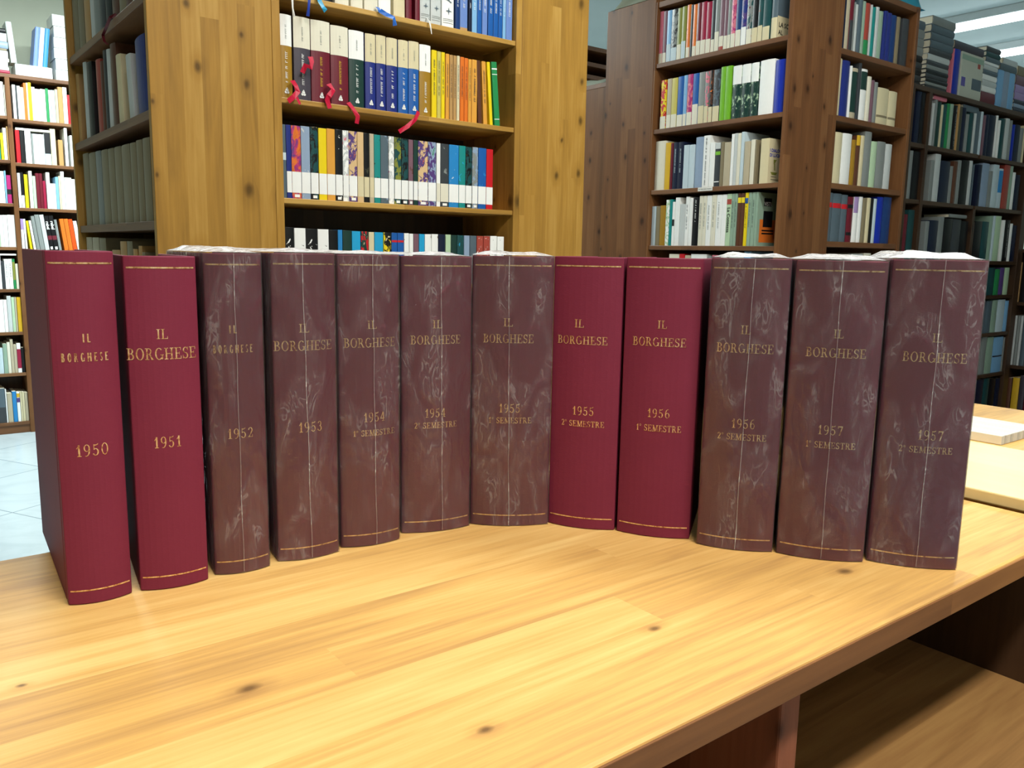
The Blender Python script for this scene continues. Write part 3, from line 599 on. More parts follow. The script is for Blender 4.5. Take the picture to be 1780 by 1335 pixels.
ROWS=[
('c1','Y',1.996,1.8253,'top row of the central bookcase','books on the top row of the central bookcase','hardcover_book',0.14,[
(0.8342,0.0295,0.09,'white'),(0.8655,0.0337,0.097,'cream'),(0.9009,0.0326,0.105,'white'),(0.9346,0.0284,0.111,'black'),(0.9686,0.0385,0.12,'ivory',{'t1': 'grey'}),(1.0121,0.0337,0.129,'ivory',{'t1': 'grey'}),(1.0497,0.0388,0.137,'ivory'),(1.0905,0.0356,0.146,'white'),(1.1343,0.034,0.155,'cream',{'t1': 'black'}),(1.1705,0.0177,0.151,'maroon',{'tx': 'white'}),(1.1979,0.015,0.157,'maroon',{'tx': 'white'}),(1.2142,0.0312,0.162,'grey_white',{'wd': 'ARE'}),(1.2475,0.0318,0.169,'grey_white',{'wd': 'ARE'}),(1.2829,0.0388,0.177,'white',{'wd': 'ARE'}),(1.3253,0.0137,0.177,'dark_blue',{'tx': 'white', 'k': 'paperback_book'}),(1.3404,0.0245,0.181,'periwinkle',{'tx': 'white', 'k': 'paperback_book', 'b': [(0, 0.05, 'tan', 'torn_edge')]}),(1.3687,0.0103,0.186,'navy',{'tx': 'white', 'k': 'paperback_book'}),(1.3799,0.017,0.189,'light_blue',{'tx': 'white', 'k': 'paperback_book'}),(1.3979,0.0152,0.192,'blue',{'tx': 'white', 'k': 'paperback_book'}),(1.415,0.0173,0.196,'periwinkle',{'tx': 'white', 'k': 'paperback_book'}),(1.4352,0.0175,0.201,'blue',{'tx': 'white', 'k': 'paperback_book'}),(1.4537,0.0167,0.204,'blue',{'tx': 'white', 'k': 'paperback_book'}),(1.4713,0.0138,0.208,'blue',{'tx': 'white', 'k': 'paperback_book'}),(1.4862,0.011,0.211,'light_blue',{'tx': 'white', 'k': 'paperback_book'}),(1.4986,0.0216,0.214,'periwinkle',{'tx': 'white', 'k': 'paperback_book'})
]),
('c2','Y',1.996,1.5847,'second row of the central bookcase','books on the second row of the central bookcase','hardcover_book',0.13,[
(0.8207,0.0328,0.193,'ochre',{'b': [(0.63, 1.0, 'white', 'jacket_band'), (0.06, 0.115, 'white', 'publisher_mark')], 'tx': 'white', 'tb': (0.2, 0.56), 't1': 'grey'}),(0.8577,0.0434,0.194,'plum_grey',{'b': [(0.63, 1.0, 'ivory', 'jacket_band'), (0.06, 0.115, 'white', 'publisher_mark')], 'tx': 'white', 'tb': (0.2, 0.56), 't1': 'grey'}),(0.9026,0.0506,0.194,'maroon',{'b': [(0.63, 1.0, 'ivory', 'jacket_band'), (0.06, 0.115, 'white', 'publisher_mark')], 'tx': 'gold', 'tb': (0.2, 0.56), 't1': 'grey'}),(0.9547,0.0483,0.19,'maroon',{'b': [(0.63, 1.0, 'ivory', 'jacket_band'), (0.06, 0.115, 'white', 'publisher_mark')], 'tx': 'gold', 'tb': (0.2, 0.56), 't1': 'grey'}),(1.0045,0.0425,0.187,'dark_green',{'b': [(0.63, 1.0, 'white', 'jacket_band'), (0.06, 0.115, 'white', 'publisher_mark')], 'tx': 'white', 'tb': (0.2, 0.56), 't1': 'grey'}),(1.0502,0.0302,0.186,'navy_blue',{'b': [(0.63, 1.0, 'cream', 'jacket_band'), (0.06, 0.115, 'white', 'publisher_mark')], 'tx': 'white', 'tb': (0.2, 0.56), 't1': 'grey'}),(1.0816,0.0287,0.187,'navy_blue',{'b': [(0.63, 1.0, 'cream', 'jacket_band'), (0.06, 0.115, 'white', 'publisher_mark')], 'tx': 'white', 'tb': (0.2, 0.56), 't1': 'grey'}),(1.1119,0.0325,0.186,'navy_blue',{'b': [(0.63, 1.0, 'cream', 'jacket_band'), (0.06, 0.115, 'white', 'publisher_mark')], 'tx': 'white', 'tb': (0.2, 0.56), 't1': 'grey'}),(1.1469,0.0306,0.186,'blue',{'b': [(0.63, 1.0, 'cream', 'jacket_band'), (0.06, 0.115, 'white', 'publisher_mark')], 'tx': 'white', 'tb': (0.2, 0.56), 't1': 'grey'}),(1.1788,0.0316,0.188,'blue',{'b': [(0.63, 1.0, 'cream', 'jacket_band'), (0.06, 0.115, 'white', 'publisher_mark')], 'tx': 'white', 'tb': (0.2, 0.56), 't1': 'grey'}),(1.2121,0.0352,0.185,'ochre',{'b': [(0.63, 1.0, 'white', 'jacket_band'), (0.06, 0.115, 'white', 'publisher_mark')], 'tx': 'white', 'tb': (0.2, 0.56), 't1': 'grey'}),(1.2496,0.0157,0.176,'yellow',{'k': 'paperback_book', 'tx': 'dark_grey'}),(1.2666,0.0122,0.175,'pale_yellow',{'k': 'paperback_book', 'tx': 'dark_grey'}),(1.2801,0.0114,0.175,'yellow',{'k': 'paperback_book', 'tx': 'dark_grey'}),(1.2942,0.0119,0.173,'light_orange',{'k': 'paperback_book', 'tx': 'dark_grey'}),(1.3075,0.0106,0.172,'tan',{'k': 'paperback_book', 'tx': 'dark_grey'}),(1.3195,0.0102,0.172,'tan',{'k': 'paperback_book', 'tx': 'dark_grey'}),(1.331,0.0093,0.173,'cream',{'k': 'paperback_book', 'tx': 'dark_grey'}),(1.3422,0.0131,0.172,'orange',{'k': 'paperback_book', 'tx': 'dark_grey'}),(1.3563,0.0123,0.171,'orange',{'k': 'paperback_book', 'tx': 'dark_grey'}),(1.3696,0.0109,0.17,'light_orange',{'k': 'paperback_book', 'tx': 'dark_grey'}),(1.3819,0.0182,0.171,'light_orange',{'k': 'paperback_book', 'tx': 'dark_grey'}),(1.405,0.0126,0.171,'brown',{'k': 'paperback_book', 't': -3}),(1.4229,0.0137,0.171,'light_orange',{'k': 'paperback_book', 'tx': 'dark_grey', 't': -3}),(1.4455,0.0104,0.172,'yellow',{'k': 'paperback_book', 't': -4.5}),(1.4629,0.019,0.175,'green',{'k': 'paperback_book', 't': -5, 'b': [(0.88, 0.9, 'white', 'spine_rule'), (0.8, 0.81, 'white', 'spine_rule'), (0.1, 0.11, 'white', 'spine_rule')]})
]),
('c3','Y',1.996,1.3477,'third row of the central bookcase','books on the third row of the central bookcase','paperback_book',0.13,[
(0.818,0.0131,0.175,'slate',{'b': [(0.52, 0.62, 'pale_blue', 'spine_label')]}),(0.8318,0.013,0.175,'navy_blue',{'b': [(0.08, 0.37, 'white', 'spine_label')]}),(0.8454,0.0244,0.175,'black',{'b': [(0.08, 0.37, 'white', 'spine_label'), (0.018, 0.058, 'white', 'publisher_mark')], 'a': ('black', 'orange', 'magenta', 'purple')}),(0.8706,0.0233,0.176,'grey_blue',{'b': [(0.08, 0.37, 'white', 'spine_label')], 'a': ('grey_blue', 'grey_white')}),(0.8949,0.0206,0.177,'dark_teal',{'b': [(0.08, 0.37, 'white', 'spine_label'), (0.018, 0.058, 'white', 'publisher_mark')], 'a': ('dark_teal', 'black', 'yellow')}),(0.917,0.0216,0.176,'yellow',{'b': [(0.08, 0.37, 'white', 'spine_label')], 'b2': 1}),(0.9394,0.0223,0.177,'light_orange',{'b': [(0.08, 0.37, 'white', 'spine_label')]}),(0.9624,0.0194,0.177,'black',{'b': [(0.08, 0.37, 'white', 'spine_label'), (0.018, 0.058, 'white', 'publisher_mark')], 'a': ('black', 'white')}),(0.983,0.0165,0.177,'white',{'b': [(0.08, 0.37, 'white', 'spine_label')], 'a': ('white', 'grey_white', 'pink')}),(1.0003,0.0231,0.177,'sand',{'b': [(0.08, 0.37, 'white', 'spine_label'), (0.018, 0.058, 'white', 'publisher_mark')], 'a': ('sand', 'purple', 'orange')}),(1.0242,0.0181,0.177,'sand',{'b': [(0.08, 0.37, 'cream', 'spine_label')]}),(1.0431,0.015,0.176,'dark_olive',{'b': [(0.08, 0.37, 'cream', 'spine_label')], 'a': ('black', 'dark_olive')}),(1.0594,0.0127,0.176,'beige',{'b': [(0.08, 0.37, 'cream', 'spine_label')]}),(1.0729,0.0182,0.175,'teal',{'b': [(0.08, 0.37, 'white', 'spine_label')], 'a': ('teal', 'dark_green')}),(1.0919,0.0226,0.175,'slate',{'b': [(0.08, 0.37, 'white', 'spine_label')], 'a': ('slate', 'grey_blue')}),(1.1162,0.0161,0.175,'white',{'b': [(0.08, 0.37, 'white', 'spine_label')], 'a': ('white', 'grey_white', 'magenta')}),(1.1336,0.0201,0.174,'dark_green',{'b': [(0.08, 0.37, 'white', 'spine_label'), (0.018, 0.058, 'white', 'publisher_mark')], 'a': ('dark_teal', 'olive', 'slate')}),(1.1545,0.0212,0.173,'dark_teal',{'b': [(0.08, 0.37, 'white', 'spine_label'), (0.018, 0.058, 'white', 'publisher_mark')], 'a': ('dark_teal', 'black', 'yellow')}),(1.1766,0.0144,0.172,'mauve',{'b': [(0.08, 0.37, 'white', 'spine_label'), (0.018, 0.058, 'white', 'publisher_mark')], 'a': ('mauve', 'brown')}),(1.1923,0.0137,0.172,'green',{'b': [(0.08, 0.37, 'white', 'spine_label')], 'a': ('dark_green', 'green')}),(1.2073,0.0303,0.172,'sand',{'b': [(0.08, 0.37, 'white', 'spine_label'), (0.018, 0.058, 'white', 'publisher_mark')], 'a': ('sand', 'purple', 'orange')}),(1.239,0.0254,0.172,'violet',{'b': [(0.08, 0.37, 'white', 'spine_label')], 'a': ('purple', 'grey_blue', 'green')}),(1.2658,0.0124,0.171,'white',{'b': [(0.08, 0.37, 'ivory', 'spine_label')]}),(1.2791,0.0268,0.171,'dark_grey',{'b': [(0.08, 0.37, 'ivory', 'spine_label'), (0.018, 0.058, 'white', 'publisher_mark')], 'a': ('dark_grey', 'grey')}),(1.3073,0.0325,0.171,'bright_blue',{'b': [(0.08, 0.37, 'white', 'spine_label')], 'a': ('bright_blue', 'pale_blue')}),(1.3407,0.022,0.171,'teal',{'b': [(0.08, 0.37, 'white', 'spine_label')], 'a': ('teal', 'cyan')}),(1.3636,0.0212,0.17,'dark_teal',{'b': [(0.08, 0.37, 'white', 'spine_label'), (0.018, 0.058, 'white', 'publisher_mark')], 'a': ('dark_teal', 'black', 'yellow')}),(1.3863,0.0195,0.171,'grey',{'b': [(0.08, 0.37, 'white', 'spine_label'), (0.018, 0.058, 'white', 'publisher_mark')], 'a': ('grey', 'grey_blue', 'dark_teal')}),(1.4073,0.0277,0.171,'blue',{'b': [(0.08, 0.37, 'white', 'spine_label')], 'a': ('blue', 'bright_blue')}),(1.436,0.023,0.17,'red',{'b': [(0.08, 0.37, 'white', 'spine_label')]})
]),
('c4','Y',1.996,1.1326,'lowest visible row of the central bookcase','books on the lowest visible row of the central bookcase','paperback_book',0.13,[
(0.8212,0.0256,0.144,'black',{'a': ('black', 'black', 'white')}),(0.8478,0.0301,0.143,'white',{'a': ('white', 'white', 'black')}),(0.8787,0.031,0.142,'black',{'a': ('black', 'black', 'white')}),(0.9105,0.03,0.142,'white',{'a': ('white', 'white', 'black')}),(0.9416,0.0239,0.141,'black'),(0.9659,0.0127,0.142,'bright_blue'),(0.9797,0.0256,0.141,'dark_green'),(1.0061,0.0247,0.14,'cyan'),(1.0321,0.0218,0.14,'red',{'a': ('red', 'dark_green', 'cream')}),(1.0551,0.0158,0.139,'cream'),(1.0722,0.0257,0.139,'cyan'),(1.0996,0.0226,0.139,'yellow',{'a': ('yellow', 'black', 'cream')}),(1.1235,0.0173,0.139,'blue',{'b': [(0.82, 0.86, 'red', 'spine_band')]}),(1.1416,0.0196,0.139,'blue',{'b': [(0.82, 0.86, 'red', 'spine_band')]}),(1.1625,0.015,0.139,'white',{'a': ('white', 'black')}),(1.1788,0.0124,0.138,'white'),(1.1926,0.0161,0.138,'mauve'),(1.21,0.0172,0.138,'cyan'),(1.2286,0.021,0.138,'white',{'a': ('white', 'white', 'brown')}),(1.2505,0.0213,0.139,'white',{'a': ('white', 'white', 'brown')}),(1.2732,0.0224,0.139,'navy'),(1.297,0.0175,0.139,'pale_green'),(1.3159,0.0196,0.138,'dark_green'),(1.3369,0.0217,0.138,'dark_teal',{'a': ('dark_teal', 'cyan')}),(1.3601,0.019,0.138,'grey_blue'),(1.3807,0.0227,0.138,'slate'),(1.4049,0.0225,0.138,'brick',{'a': ('brick', 'white')}),(1.4289,0.0228,0.138,'brick',{'a': ('brick', 'white')}),(1.4532,0.0241,0.139,'white',{'a': ('white', 'dark_grey')}),(1.4788,0.0244,0.138,'white',{'a': ('white', 'dark_grey')})
]),
('l1','X',0.531,1.7725,'top row of the dim left side bookcase','books on the top row of the dim side bookcase','hardcover_book',0.2,[
(-2.8477,0.0744,0.332,'taupe'),(-2.7676,0.0708,0.311,'taupe'),(-2.6863,0.0696,0.289,'tan'),(-2.6041,0.0394,0.27,'grey_white'),(-2.5598,0.0616,0.255,'grey'),(-2.4912,0.0521,0.238,'dark_grey'),(-2.4303,0.0605,0.22,'black'),(-2.3613,0.0655,0.201,'brown'),(-2.2878,0.062,0.182,'taupe'),(-2.2201,0.0571,0.164,'brown'),(-2.1576,0.0388,0.149,'olive'),(-2.1136,0.0623,0.134,'olive')
]),
('l2','X',0.531,1.5252,'second row of the dim left side bookcase','books on the second row of the dim side bookcase','hardcover_book',0.2,[
(-2.851,0.0355,0.199,'tan'),(-2.7426,0.0379,0.215,'grey_white'),(-2.6994,0.0626,0.206,'black'),(-2.5815,0.0532,0.195,'brick'),(-2.5236,0.0327,0.183,'brown'),(-2.4863,0.0364,0.204,'dark_grey'),(-2.4454,0.031,0.2,'grey_white'),(-2.4078,0.0534,0.205,'brown'),(-2.346,0.045,0.169,'cream',{'t': -2}),(-2.2381,0.0415,0.152,'grey_white',{'t': -6}),(-2.1563,0.0835,0.172,'navy_blue',{'t': -3})
]),
('l3','X',0.531,1.282,'third row of the dim left side bookcase','books on the third row of the dim side bookcase','hardcover_book',0.2,[
(-2.8279,0.0783,0.21,'taupe'),(-2.7441,0.0873,0.205,'taupe'),(-2.6517,0.0677,0.203,'grey'),(-2.5791,0.0762,0.2,'taupe'),(-2.4983,0.0677,0.197,'taupe'),(-2.4262,0.0728,0.195,'taupe'),(-2.3492,0.0847,0.193,'taupe'),(-2.2587,0.0552,0.191,'taupe'),(-2.1979,0.051,0.192,'taupe'),(-2.1415,0.0624,0.191,'taupe')
]),
('l4','X',0.531,1.0986,'lowest visible row of the dim left side bookcase','books on the lowest visible row of the dim side bookcase','hardcover_book',0.2,[
(-2.851,0.0802,0.149,'beige'),(-2.7625,0.0862,0.148,'beige'),(-2.6685,0.0812,0.146,'taupe'),(-2.5149,0.0912,0.114,'tan'),(-2.4171,0.0687,0.137,'tan'),(-2.3421,0.0551,0.137,'taupe'),(-2.277,0.0334,0.118,'tan'),(-2.2187,0.0282,0.126,'tan'),(-2.1849,0.022,0.111,'taupe')
]),
('p1','X',2.535,1.9689,'top row of the right corner bookcase','books on the top row of the corner bookcase','paperback_book',0.15,[
(-2.3742,0.0169,0.196,'pink',{'b': [(0.0, 0.2, 'ivory', 'spine_label')]}),(-2.3562,0.0184,0.194,'mauve',{'b': [(0.0, 0.2, 'ivory', 'spine_label')]}),(-2.3357,0.0214,0.192,'light_blue',{'b': [(0.0, 0.35, 'pale_blue', 'spine_label')]}),(-2.3129,0.029,0.191,'grey',{'b': [(0.0, 0.26, 'pale_blue', 'spine_label')], 'a': ('grey', 'black', 'grey_white')}),(-2.2826,0.0208,0.19,'olive',{'b': [(0.0, 0.3, 'ivory', 'spine_label')]}),(-2.2607,0.0209,0.191,'olive',{'b': [(0.0, 0.34, 'pale_blue', 'spine_label')]}),(-2.236,0.0166,0.192,'orange',{'b': [(0.0, 0.2, 'ivory', 'spine_label')], 'a': ('orange', 'black')}),(-2.2176,0.0111,0.189,'dark_grey'),(-2.2055,0.0166,0.187,'orange',{'b': [(0.0, 0.2, 'ivory', 'spine_label')], 'a': ('orange', 'black')}),(-2.1879,0.0199,0.188,'mauve',{'b': [(0.0, 0.28, 'ivory', 'spine_label')], 'a': ('maroon', 'black')}),(-2.1668,0.0234,0.187,'crimson',{'b': [(0.0, 0.28, 'ivory', 'spine_label')]}),(-2.142,0.0223,0.182,'crimson',{'b': [(0.0, 0.28, 'ivory', 'spine_label')]}),(-2.1179,0.0161,0.183,'dark_grey',{'b': [(0.0, 0.25, 'ivory', 'spine_label')]}),(-2.1009,0.0195,0.182,'grey',{'b': [(0.0, 0.38, 'ivory', 'spine_label')]}),(-2.0797,0.0195,0.179,'mauve',{'b': [(0.0, 0.28, 'ivory', 'spine_label')], 'b2': ('brick', 0, 0.08)}),(-2.0587,0.0154,0.178,'mauve',{'b': [(0.0, 0.27, 'ivory', 'spine_label')]}),(-2.0424,0.0139,0.179,'grey',{'b': [(0.0, 0.27, 'ivory', 'spine_label')]}),(-2.0271,0.0188,0.176,'pink',{'b': [(0.0, 0.28, 'ivory', 'spine_label')], 'a': ('pink', 'magenta', 'tan')}),(-2.007,0.0231,0.175,'dark_blue',{'b': [(0.0, 0.33, 'ivory', 'spine_label')]}),(-1.9825,0.0215,0.175,'navy_blue',{'b': [(0.0, 0.36, 'white', 'spine_label')], 'a': ('navy_blue', 'purple', 'white')}),(-1.9597,0.0221,0.174,'grey',{'b': [(0.0, 0.3, 'ivory', 'spine_label')], 'a': ('dark_teal', 'grey', 'maroon')}),(-1.9363,0.024,0.172,'dark_grey',{'b': [(0.0, 0.3, 'cream', 'spine_label')], 'a': ('black', 'grey')}),(-1.9114,0.0194,0.17,'dark_teal',{'b': [(0.0, 0.32, 'cream', 'spine_label')], 'a': ('dark_teal', 'brown')}),(-1.8907,0.0289,0.168,'dark_teal',{'b': [(0.0, 0.28, 'cream', 'spine_label')]}),(-1.8576,0.0247,0.166,'slate',{'b': [(0.0, 0.42, 'cream', 'spine_label')], 'k': 'hardcover_book', 'cv': 'school'})
]),
('p2','X',2.535,1.7184,'second row of the right corner bookcase','books on the second row of the corner bookcase','paperback_book',0.15,[
(-2.353,0.0287,0.186,'yellow',{'b': [(0.0, 0.26, 'ivory', 'spine_label')], 'a': ('yellow', 'red', 'orange')}),(-2.3202,0.0215,0.187,'beige',{'b': [(0.0, 0.27, 'ivory', 'spine_label')], 'a': ('beige', 'orange')}),(-2.2967,0.0279,0.186,'pale_yellow',{'b': [(0.0, 0.27, 'ivory', 'spine_label')], 'a': ('pale_yellow', 'yellow')}),(-2.2661,0.0282,0.187,'blue',{'b': [(0.0, 0.24, 'ivory', 'spine_label')], 'a': ('blue', 'teal')}),(-2.236,0.0162,0.188,'light_blue',{'b': [(0.0, 0.24, 'ivory', 'spine_label')], 'a': ('light_blue', 'teal')}),(-2.2179,0.025,0.188,'magenta',{'b': [(0.0, 0.26, 'ivory', 'spine_label')], 'a': ('magenta', 'pink', 'orange')}),(-2.191,0.0271,0.187,'blue',{'b': [(0.0, 0.4, 'ivory', 'spine_label')]}),(-2.162,0.0274,0.187,'grey',{'b': [(0.0, 0.35, 'cream', 'spine_label')], 'a': ('grey', 'dark_grey')}),(-2.1328,0.0184,0.186,'grey',{'b': [(0.0, 0.33, 'cream', 'spine_label')], 'a': ('grey', 'pink', 'green')}),(-2.1125,0.0176,0.187,'brown',{'b': [(0.0, 0.3, 'cream', 'spine_label')], 'a': ('brown', 'black', 'orange')}),(-2.093,0.0306,0.186,'slate',{'b': [(0.0, 0.3, 'cream', 'spine_label')], 'a': ('dark_grey', 'slate', 'mauve')}),(-2.06,0.0201,0.191,'lime'),(-2.0387,0.0257,0.19,'lime'),(-2.0083,0.039,0.185,'dark_green',{'k': 'hardcover_book', 'b': [(0.65, 1, 'white', 'jacket_band')], 'a': ('black', 'dark_green', 'dark_green', 'pale_green')}),(-1.9676,0.0376,0.184,'dark_green',{'k': 'hardcover_book', 'b': [(0.65, 1, 'white', 'jacket_band')], 'a': ('black', 'dark_green', 'dark_green', 'pale_green')}),(-1.9283,0.0325,0.183,'dark_green',{'k': 'hardcover_book', 'b': [(0.65, 1, 'white', 'jacket_band')], 'a': ('black', 'dark_green', 'dark_green', 'pale_green')}),(-1.8909,0.059,0.185,'white',{'k': 'hardcover_book'}),(-1.8282,0.0406,0.177,'royal_blue',{'k': 'hardcover_book'})
]),
('p3','X',2.535,1.482,'third row of the right corner bookcase','books on the third row of the corner bookcase','paperback_book',0.15,[
(-2.3712,0.0545,0.191,'ivory',{'k': 'hardcover_book'}),(-2.315,0.0267,0.181,'gold'),(-2.2873,0.0119,0.178,'maroon'),(-2.2738,0.024,0.179,'navy',{'tx': 'pale_blue'}),(-2.2487,0.0264,0.178,'navy',{'tx': 'pale_blue'}),(-2.2207,0.0255,0.164,'pale_blue'),(-2.1931,0.0257,0.163,'pale_blue'),(-2.1649,0.0389,0.188,'grey_blue',{'k': 'hardcover_book'}),(-2.1245,0.0293,0.19,'white',{'tx': 'black', 'tb': (0.05, 0.95)}),(-2.0928,0.0235,0.162,'white'),(-2.0678,0.0241,0.159,'dark_grey',{'b': [(0.72, 0.8, 'lime', 'spine_label'), (0.86, 1, 'grey_white', 'spine_band'), (0.1, 0.12, 'white', 'spine_rule')]}),(-2.0422,0.0148,0.16,'taupe'),(-2.026,0.0283,0.157,'beige'),(-1.9953,0.0117,0.184,'white'),(-1.9822,0.0139,0.185,'grey_white'),(-1.9674,0.0138,0.184,'ivory'),(-1.9518,0.0128,0.187,'pale_blue'),(-1.9363,0.0244,0.152,'beige'),(-1.9083,0.0178,0.156,'ivory'),(-1.8892,0.0075,0.154,'taupe'),(-1.8662,0.0351,0.155,'cream',{'cv': 'dialoghi', 'k': 'paperback_book'})
]),
('p4','X',2.535,1.2633,'fourth row of the right corner bookcase','books on the fourth row of the corner bookcase','paperback_book',0.13,[
(-2.3737,0.0216,0.156,'pale_blue'),(-2.3498,0.0202,0.156,'taupe'),(-2.3285,0.0278,0.158,'ochre'),(-2.2985,0.0176,0.179,'white',{'a': ('white', 'pale_green', 'dark_teal')}),(-2.2793,0.0136,0.18,'teal'),(-2.2641,0.0124,0.17,'white',{'b': [(0.45, 0.6, 'black', 'spine_band')]}),(-2.2501,0.023,0.186,'white'),(-2.2254,0.027,0.16,'grey_white'),(-2.1969,0.0167,0.187,'white',{'tx': 'dark_grey'}),(-2.1786,0.0166,0.181,'white'),(-2.16,0.0276,0.183,'black',{'tx': 'white', 'tb': (0.5, 0.95)}),(-2.1303,0.0182,0.187,'ivory',{'tx': 'grey'}),(-2.1111,0.016,0.187,'ivory',{'tx': 'grey'}),(-2.094,0.0228,0.187,'white',{'tx': 'grey'}),(-2.0702,0.0206,0.188,'ivory',{'tx': 'grey'}),(-2.0482,0.0247,0.188,'white',{'tx': 'grey'}),(-2.0225,0.0211,0.188,'white'),(-2.0005,0.0208,0.189,'pale_green',{'wd': 'La Contessa', 'b': [(0.8, 0.9, 'brick', 'spine_label')]}),(-1.9787,0.0127,0.189,'sage',{'tx': 'black'}),(-1.9651,0.0117,0.189,'sage',{'tx': 'black'}),(-1.9515,0.0148,0.189,'brown',{'b': [(0.82, 0.92, 'yellow', 'spine_label')]}),(-1.9358,0.0147,0.189,'brown',{'b': [(0.82, 0.92, 'yellow', 'spine_label')]}),(-1.9193,0.0137,0.19,'yellow',{'tx': 'black', 'b': [(0.8, 0.9, 'blue', 'spine_label')]}),(-1.9043,0.014,0.19,'sage',{'tx': 'dark_grey'}),(-1.8889,0.0148,0.19,'sage',{'tx': 'dark_grey'}),(-1.8728,0.0102,0.19,'sage',{'cv': 'orange'})
]),
('p5','X',2.535,1.0524,'lowest visible row of the right corner bookcase','books on the lowest visible row of the corner bookcase','paperback_book',0.15,[
(-2.2707,0.0516,0.178,'ivory'),(-2.2175,0.0266,0.179,'red'),(-2.1887,0.0278,0.174,'beige'),(-2.1583,0.0767,0.179,'white'),(-2.0765,0.0174,0.174,'grey'),(-2.0566,0.0295,0.176,'pink'),(-2.0222,0.0338,0.175,'white'),(-1.9788,0.0656,0.177,'grey_white'),(-1.9095,0.0292,0.191,'light_blue')
]),
('q1','Y',1.77,1.9709,'top row of the narrow bookcase beside the corner','books on the top row of the narrow bookcase','hardcover_book',0.16,[
(2.82,0.0209,0.178,'bright_blue'),(2.8425,0.0127,0.177,'navy'),(2.8574,0.0244,0.177,'beige'),(2.8843,0.0225,0.178,'maroon',{'b': [(0.0, 0.6, 'dark_grey', 'spine_band')]}),(2.9081,0.0074,0.171,'grey'),(2.9176,0.0157,0.166,'grey_white'),(2.9395,0.0243,0.187,'slate'),(2.9661,0.0165,0.186,'sage'),(2.9853,0.0325,0.184,'brick',{'b': [(0.0, 0.3, 'green', 'spine_band')]}),(3.0191,0.01,0.183,'grey_white'),(3.0313,0.0238,0.178,'teal'),(3.0566,0.0217,0.183,'grey_white'),(3.0797,0.0294,0.173,'sage'),(3.1171,0.0242,0.18,'navy_blue'),(3.1432,0.0278,0.178,'navy_blue'),(3.1729,0.0354,0.175,'dark_blue'),(3.2107,0.0245,0.175,'taupe'),(3.2551,0.0491,0.178,'dark_grey')
]),
('q2','Y',1.77,1.7386,'second row of the narrow bookcase beside the corner','books on the second row of the narrow bookcase','hardcover_book',0.16,[
(2.8244,0.0357,0.199,'cream'),(2.8635,0.0485,0.198,'navy_blue'),(2.9138,0.0123,0.185,'white'),(2.9278,0.039,0.18,'dark_green',{'b': [(0.0, 0.13, 'beige', 'spine_label'), (0.93, 1, 'beige', 'spine_label')]}),(2.9704,0.018,0.203,'dark_grey'),(2.9911,0.0427,0.186,'white',{'b': [(0.6, 0.95, 'dark_green', 'title_panel')]}),(3.0375,0.0258,0.165,'ivory'),(3.0652,0.0205,0.155,'mauve'),(3.0876,0.0245,0.151,'grey'),(3.1158,0.0807,0.136,'cream',{'b': [(0.2, 0.26, 'taupe', 'spine_rule')]}),(3.2004,0.0593,0.133,'cream',{'b': [(0.2, 0.26, 'taupe', 'spine_rule')]})
]),
('q3','Y',1.77,1.499,'third row of the narrow bookcase beside the corner','books on the third row of the narrow bookcase','hardcover_book',0.16,[
(2.8297,0.017,0.183,'black'),(2.8493,0.0492,0.184,'cream'),(2.9012,0.061,0.185,'white'),(2.9657,0.027,0.167,'ochre'),(2.9945,0.0273,0.186,'brown',{'b': [(0.8, 1, 'gold', 'spine_label')]}),(3.0246,0.0239,0.188,'cream'),(3.0513,0.0486,0.206,'grey'),(3.1027,0.0409,0.174,'pale_green'),(3.1474,0.0582,0.178,'grey'),(3.2095,0.0455,0.174,'grey_white')
]),
('q4','Y',1.77,1.2869,'fourth row of the narrow bookcase beside the corner','books on the fourth row of the narrow bookcase','hardcover_book',0.16,[
(2.8287,0.0361,0.178,'slate',{'b': [(0.7, 0.8, 'red', 'spine_label')]}),(2.8675,0.0561,0.177,'slate',{'b': [(0.7, 0.8, 'red', 'spine_label')]}),(2.9263,0.0403,0.175,'slate',{'b': [(0.7, 0.8, 'red', 'spine_label')]}),(2.9701,0.0382,0.17,'maroon',{'b': [(0.75, 0.83, 'black', 'spine_label'), (0.15, 0.22, 'black', 'spine_label')]}),(3.012,0.0314,0.172,'white',{'b': [(0.65, 1, 'lilac', 'spine_band')]}),(3.0461,0.0252,0.174,'white'),(3.0751,0.0264,0.17,'taupe'),(3.1044,0.0258,0.173,'cream'),(3.133,0.0164,0.171,'black'),(3.1513,0.0233,0.172,'pale_blue'),(3.1785,0.0453,0.181,'royal_blue'),(3.2268,0.0603,0.183,'dark_blue')
]),
('q5','Y',1.77,1.0901,'lowest visible row of the narrow bookcase beside the corner','books on the lowest visible row of the narrow bookcase','hardcover_book',0.16,[
(3.0231,0.0845,0.153,'grey_white'),(3.1124,0.0531,0.157,'ivory')
]),
('f1','Y',6.164,1.9959,'top row, right bay, of the far left bookcase','books on the top row, right bay, of the far left bookcase','paperback_book',0.16,[
(0.792,0.0163,0.205,'white'),(0.8097,0.007,0.203,'dark_grey'),(0.8181,0.0164,0.201,'white'),(0.8355,0.0179,0.195,'cream'),(0.8543,0.0133,0.223,'orange'),(0.8685,0.0104,0.226,'cream'),(0.8799,0.0162,0.229,'yellow'),(0.8971,0.0182,0.205,'white'),(0.9162,0.0279,0.195,'white'),(0.9456,0.0276,0.198,'white'),(0.9746,0.0151,0.205,'green'),(0.9907,0.0122,0.198,'white'),(1.0043,0.0221,0.199,'pale_blue'),(1.0279,0.0163,0.207,'beige'),(1.0456,0.0258,0.224,'tan'),(1.0729,0.0234,0.225,'white'),(1.0983,0.0251,0.181,'red'),(1.1249,0.0116,0.222,'olive')
]),
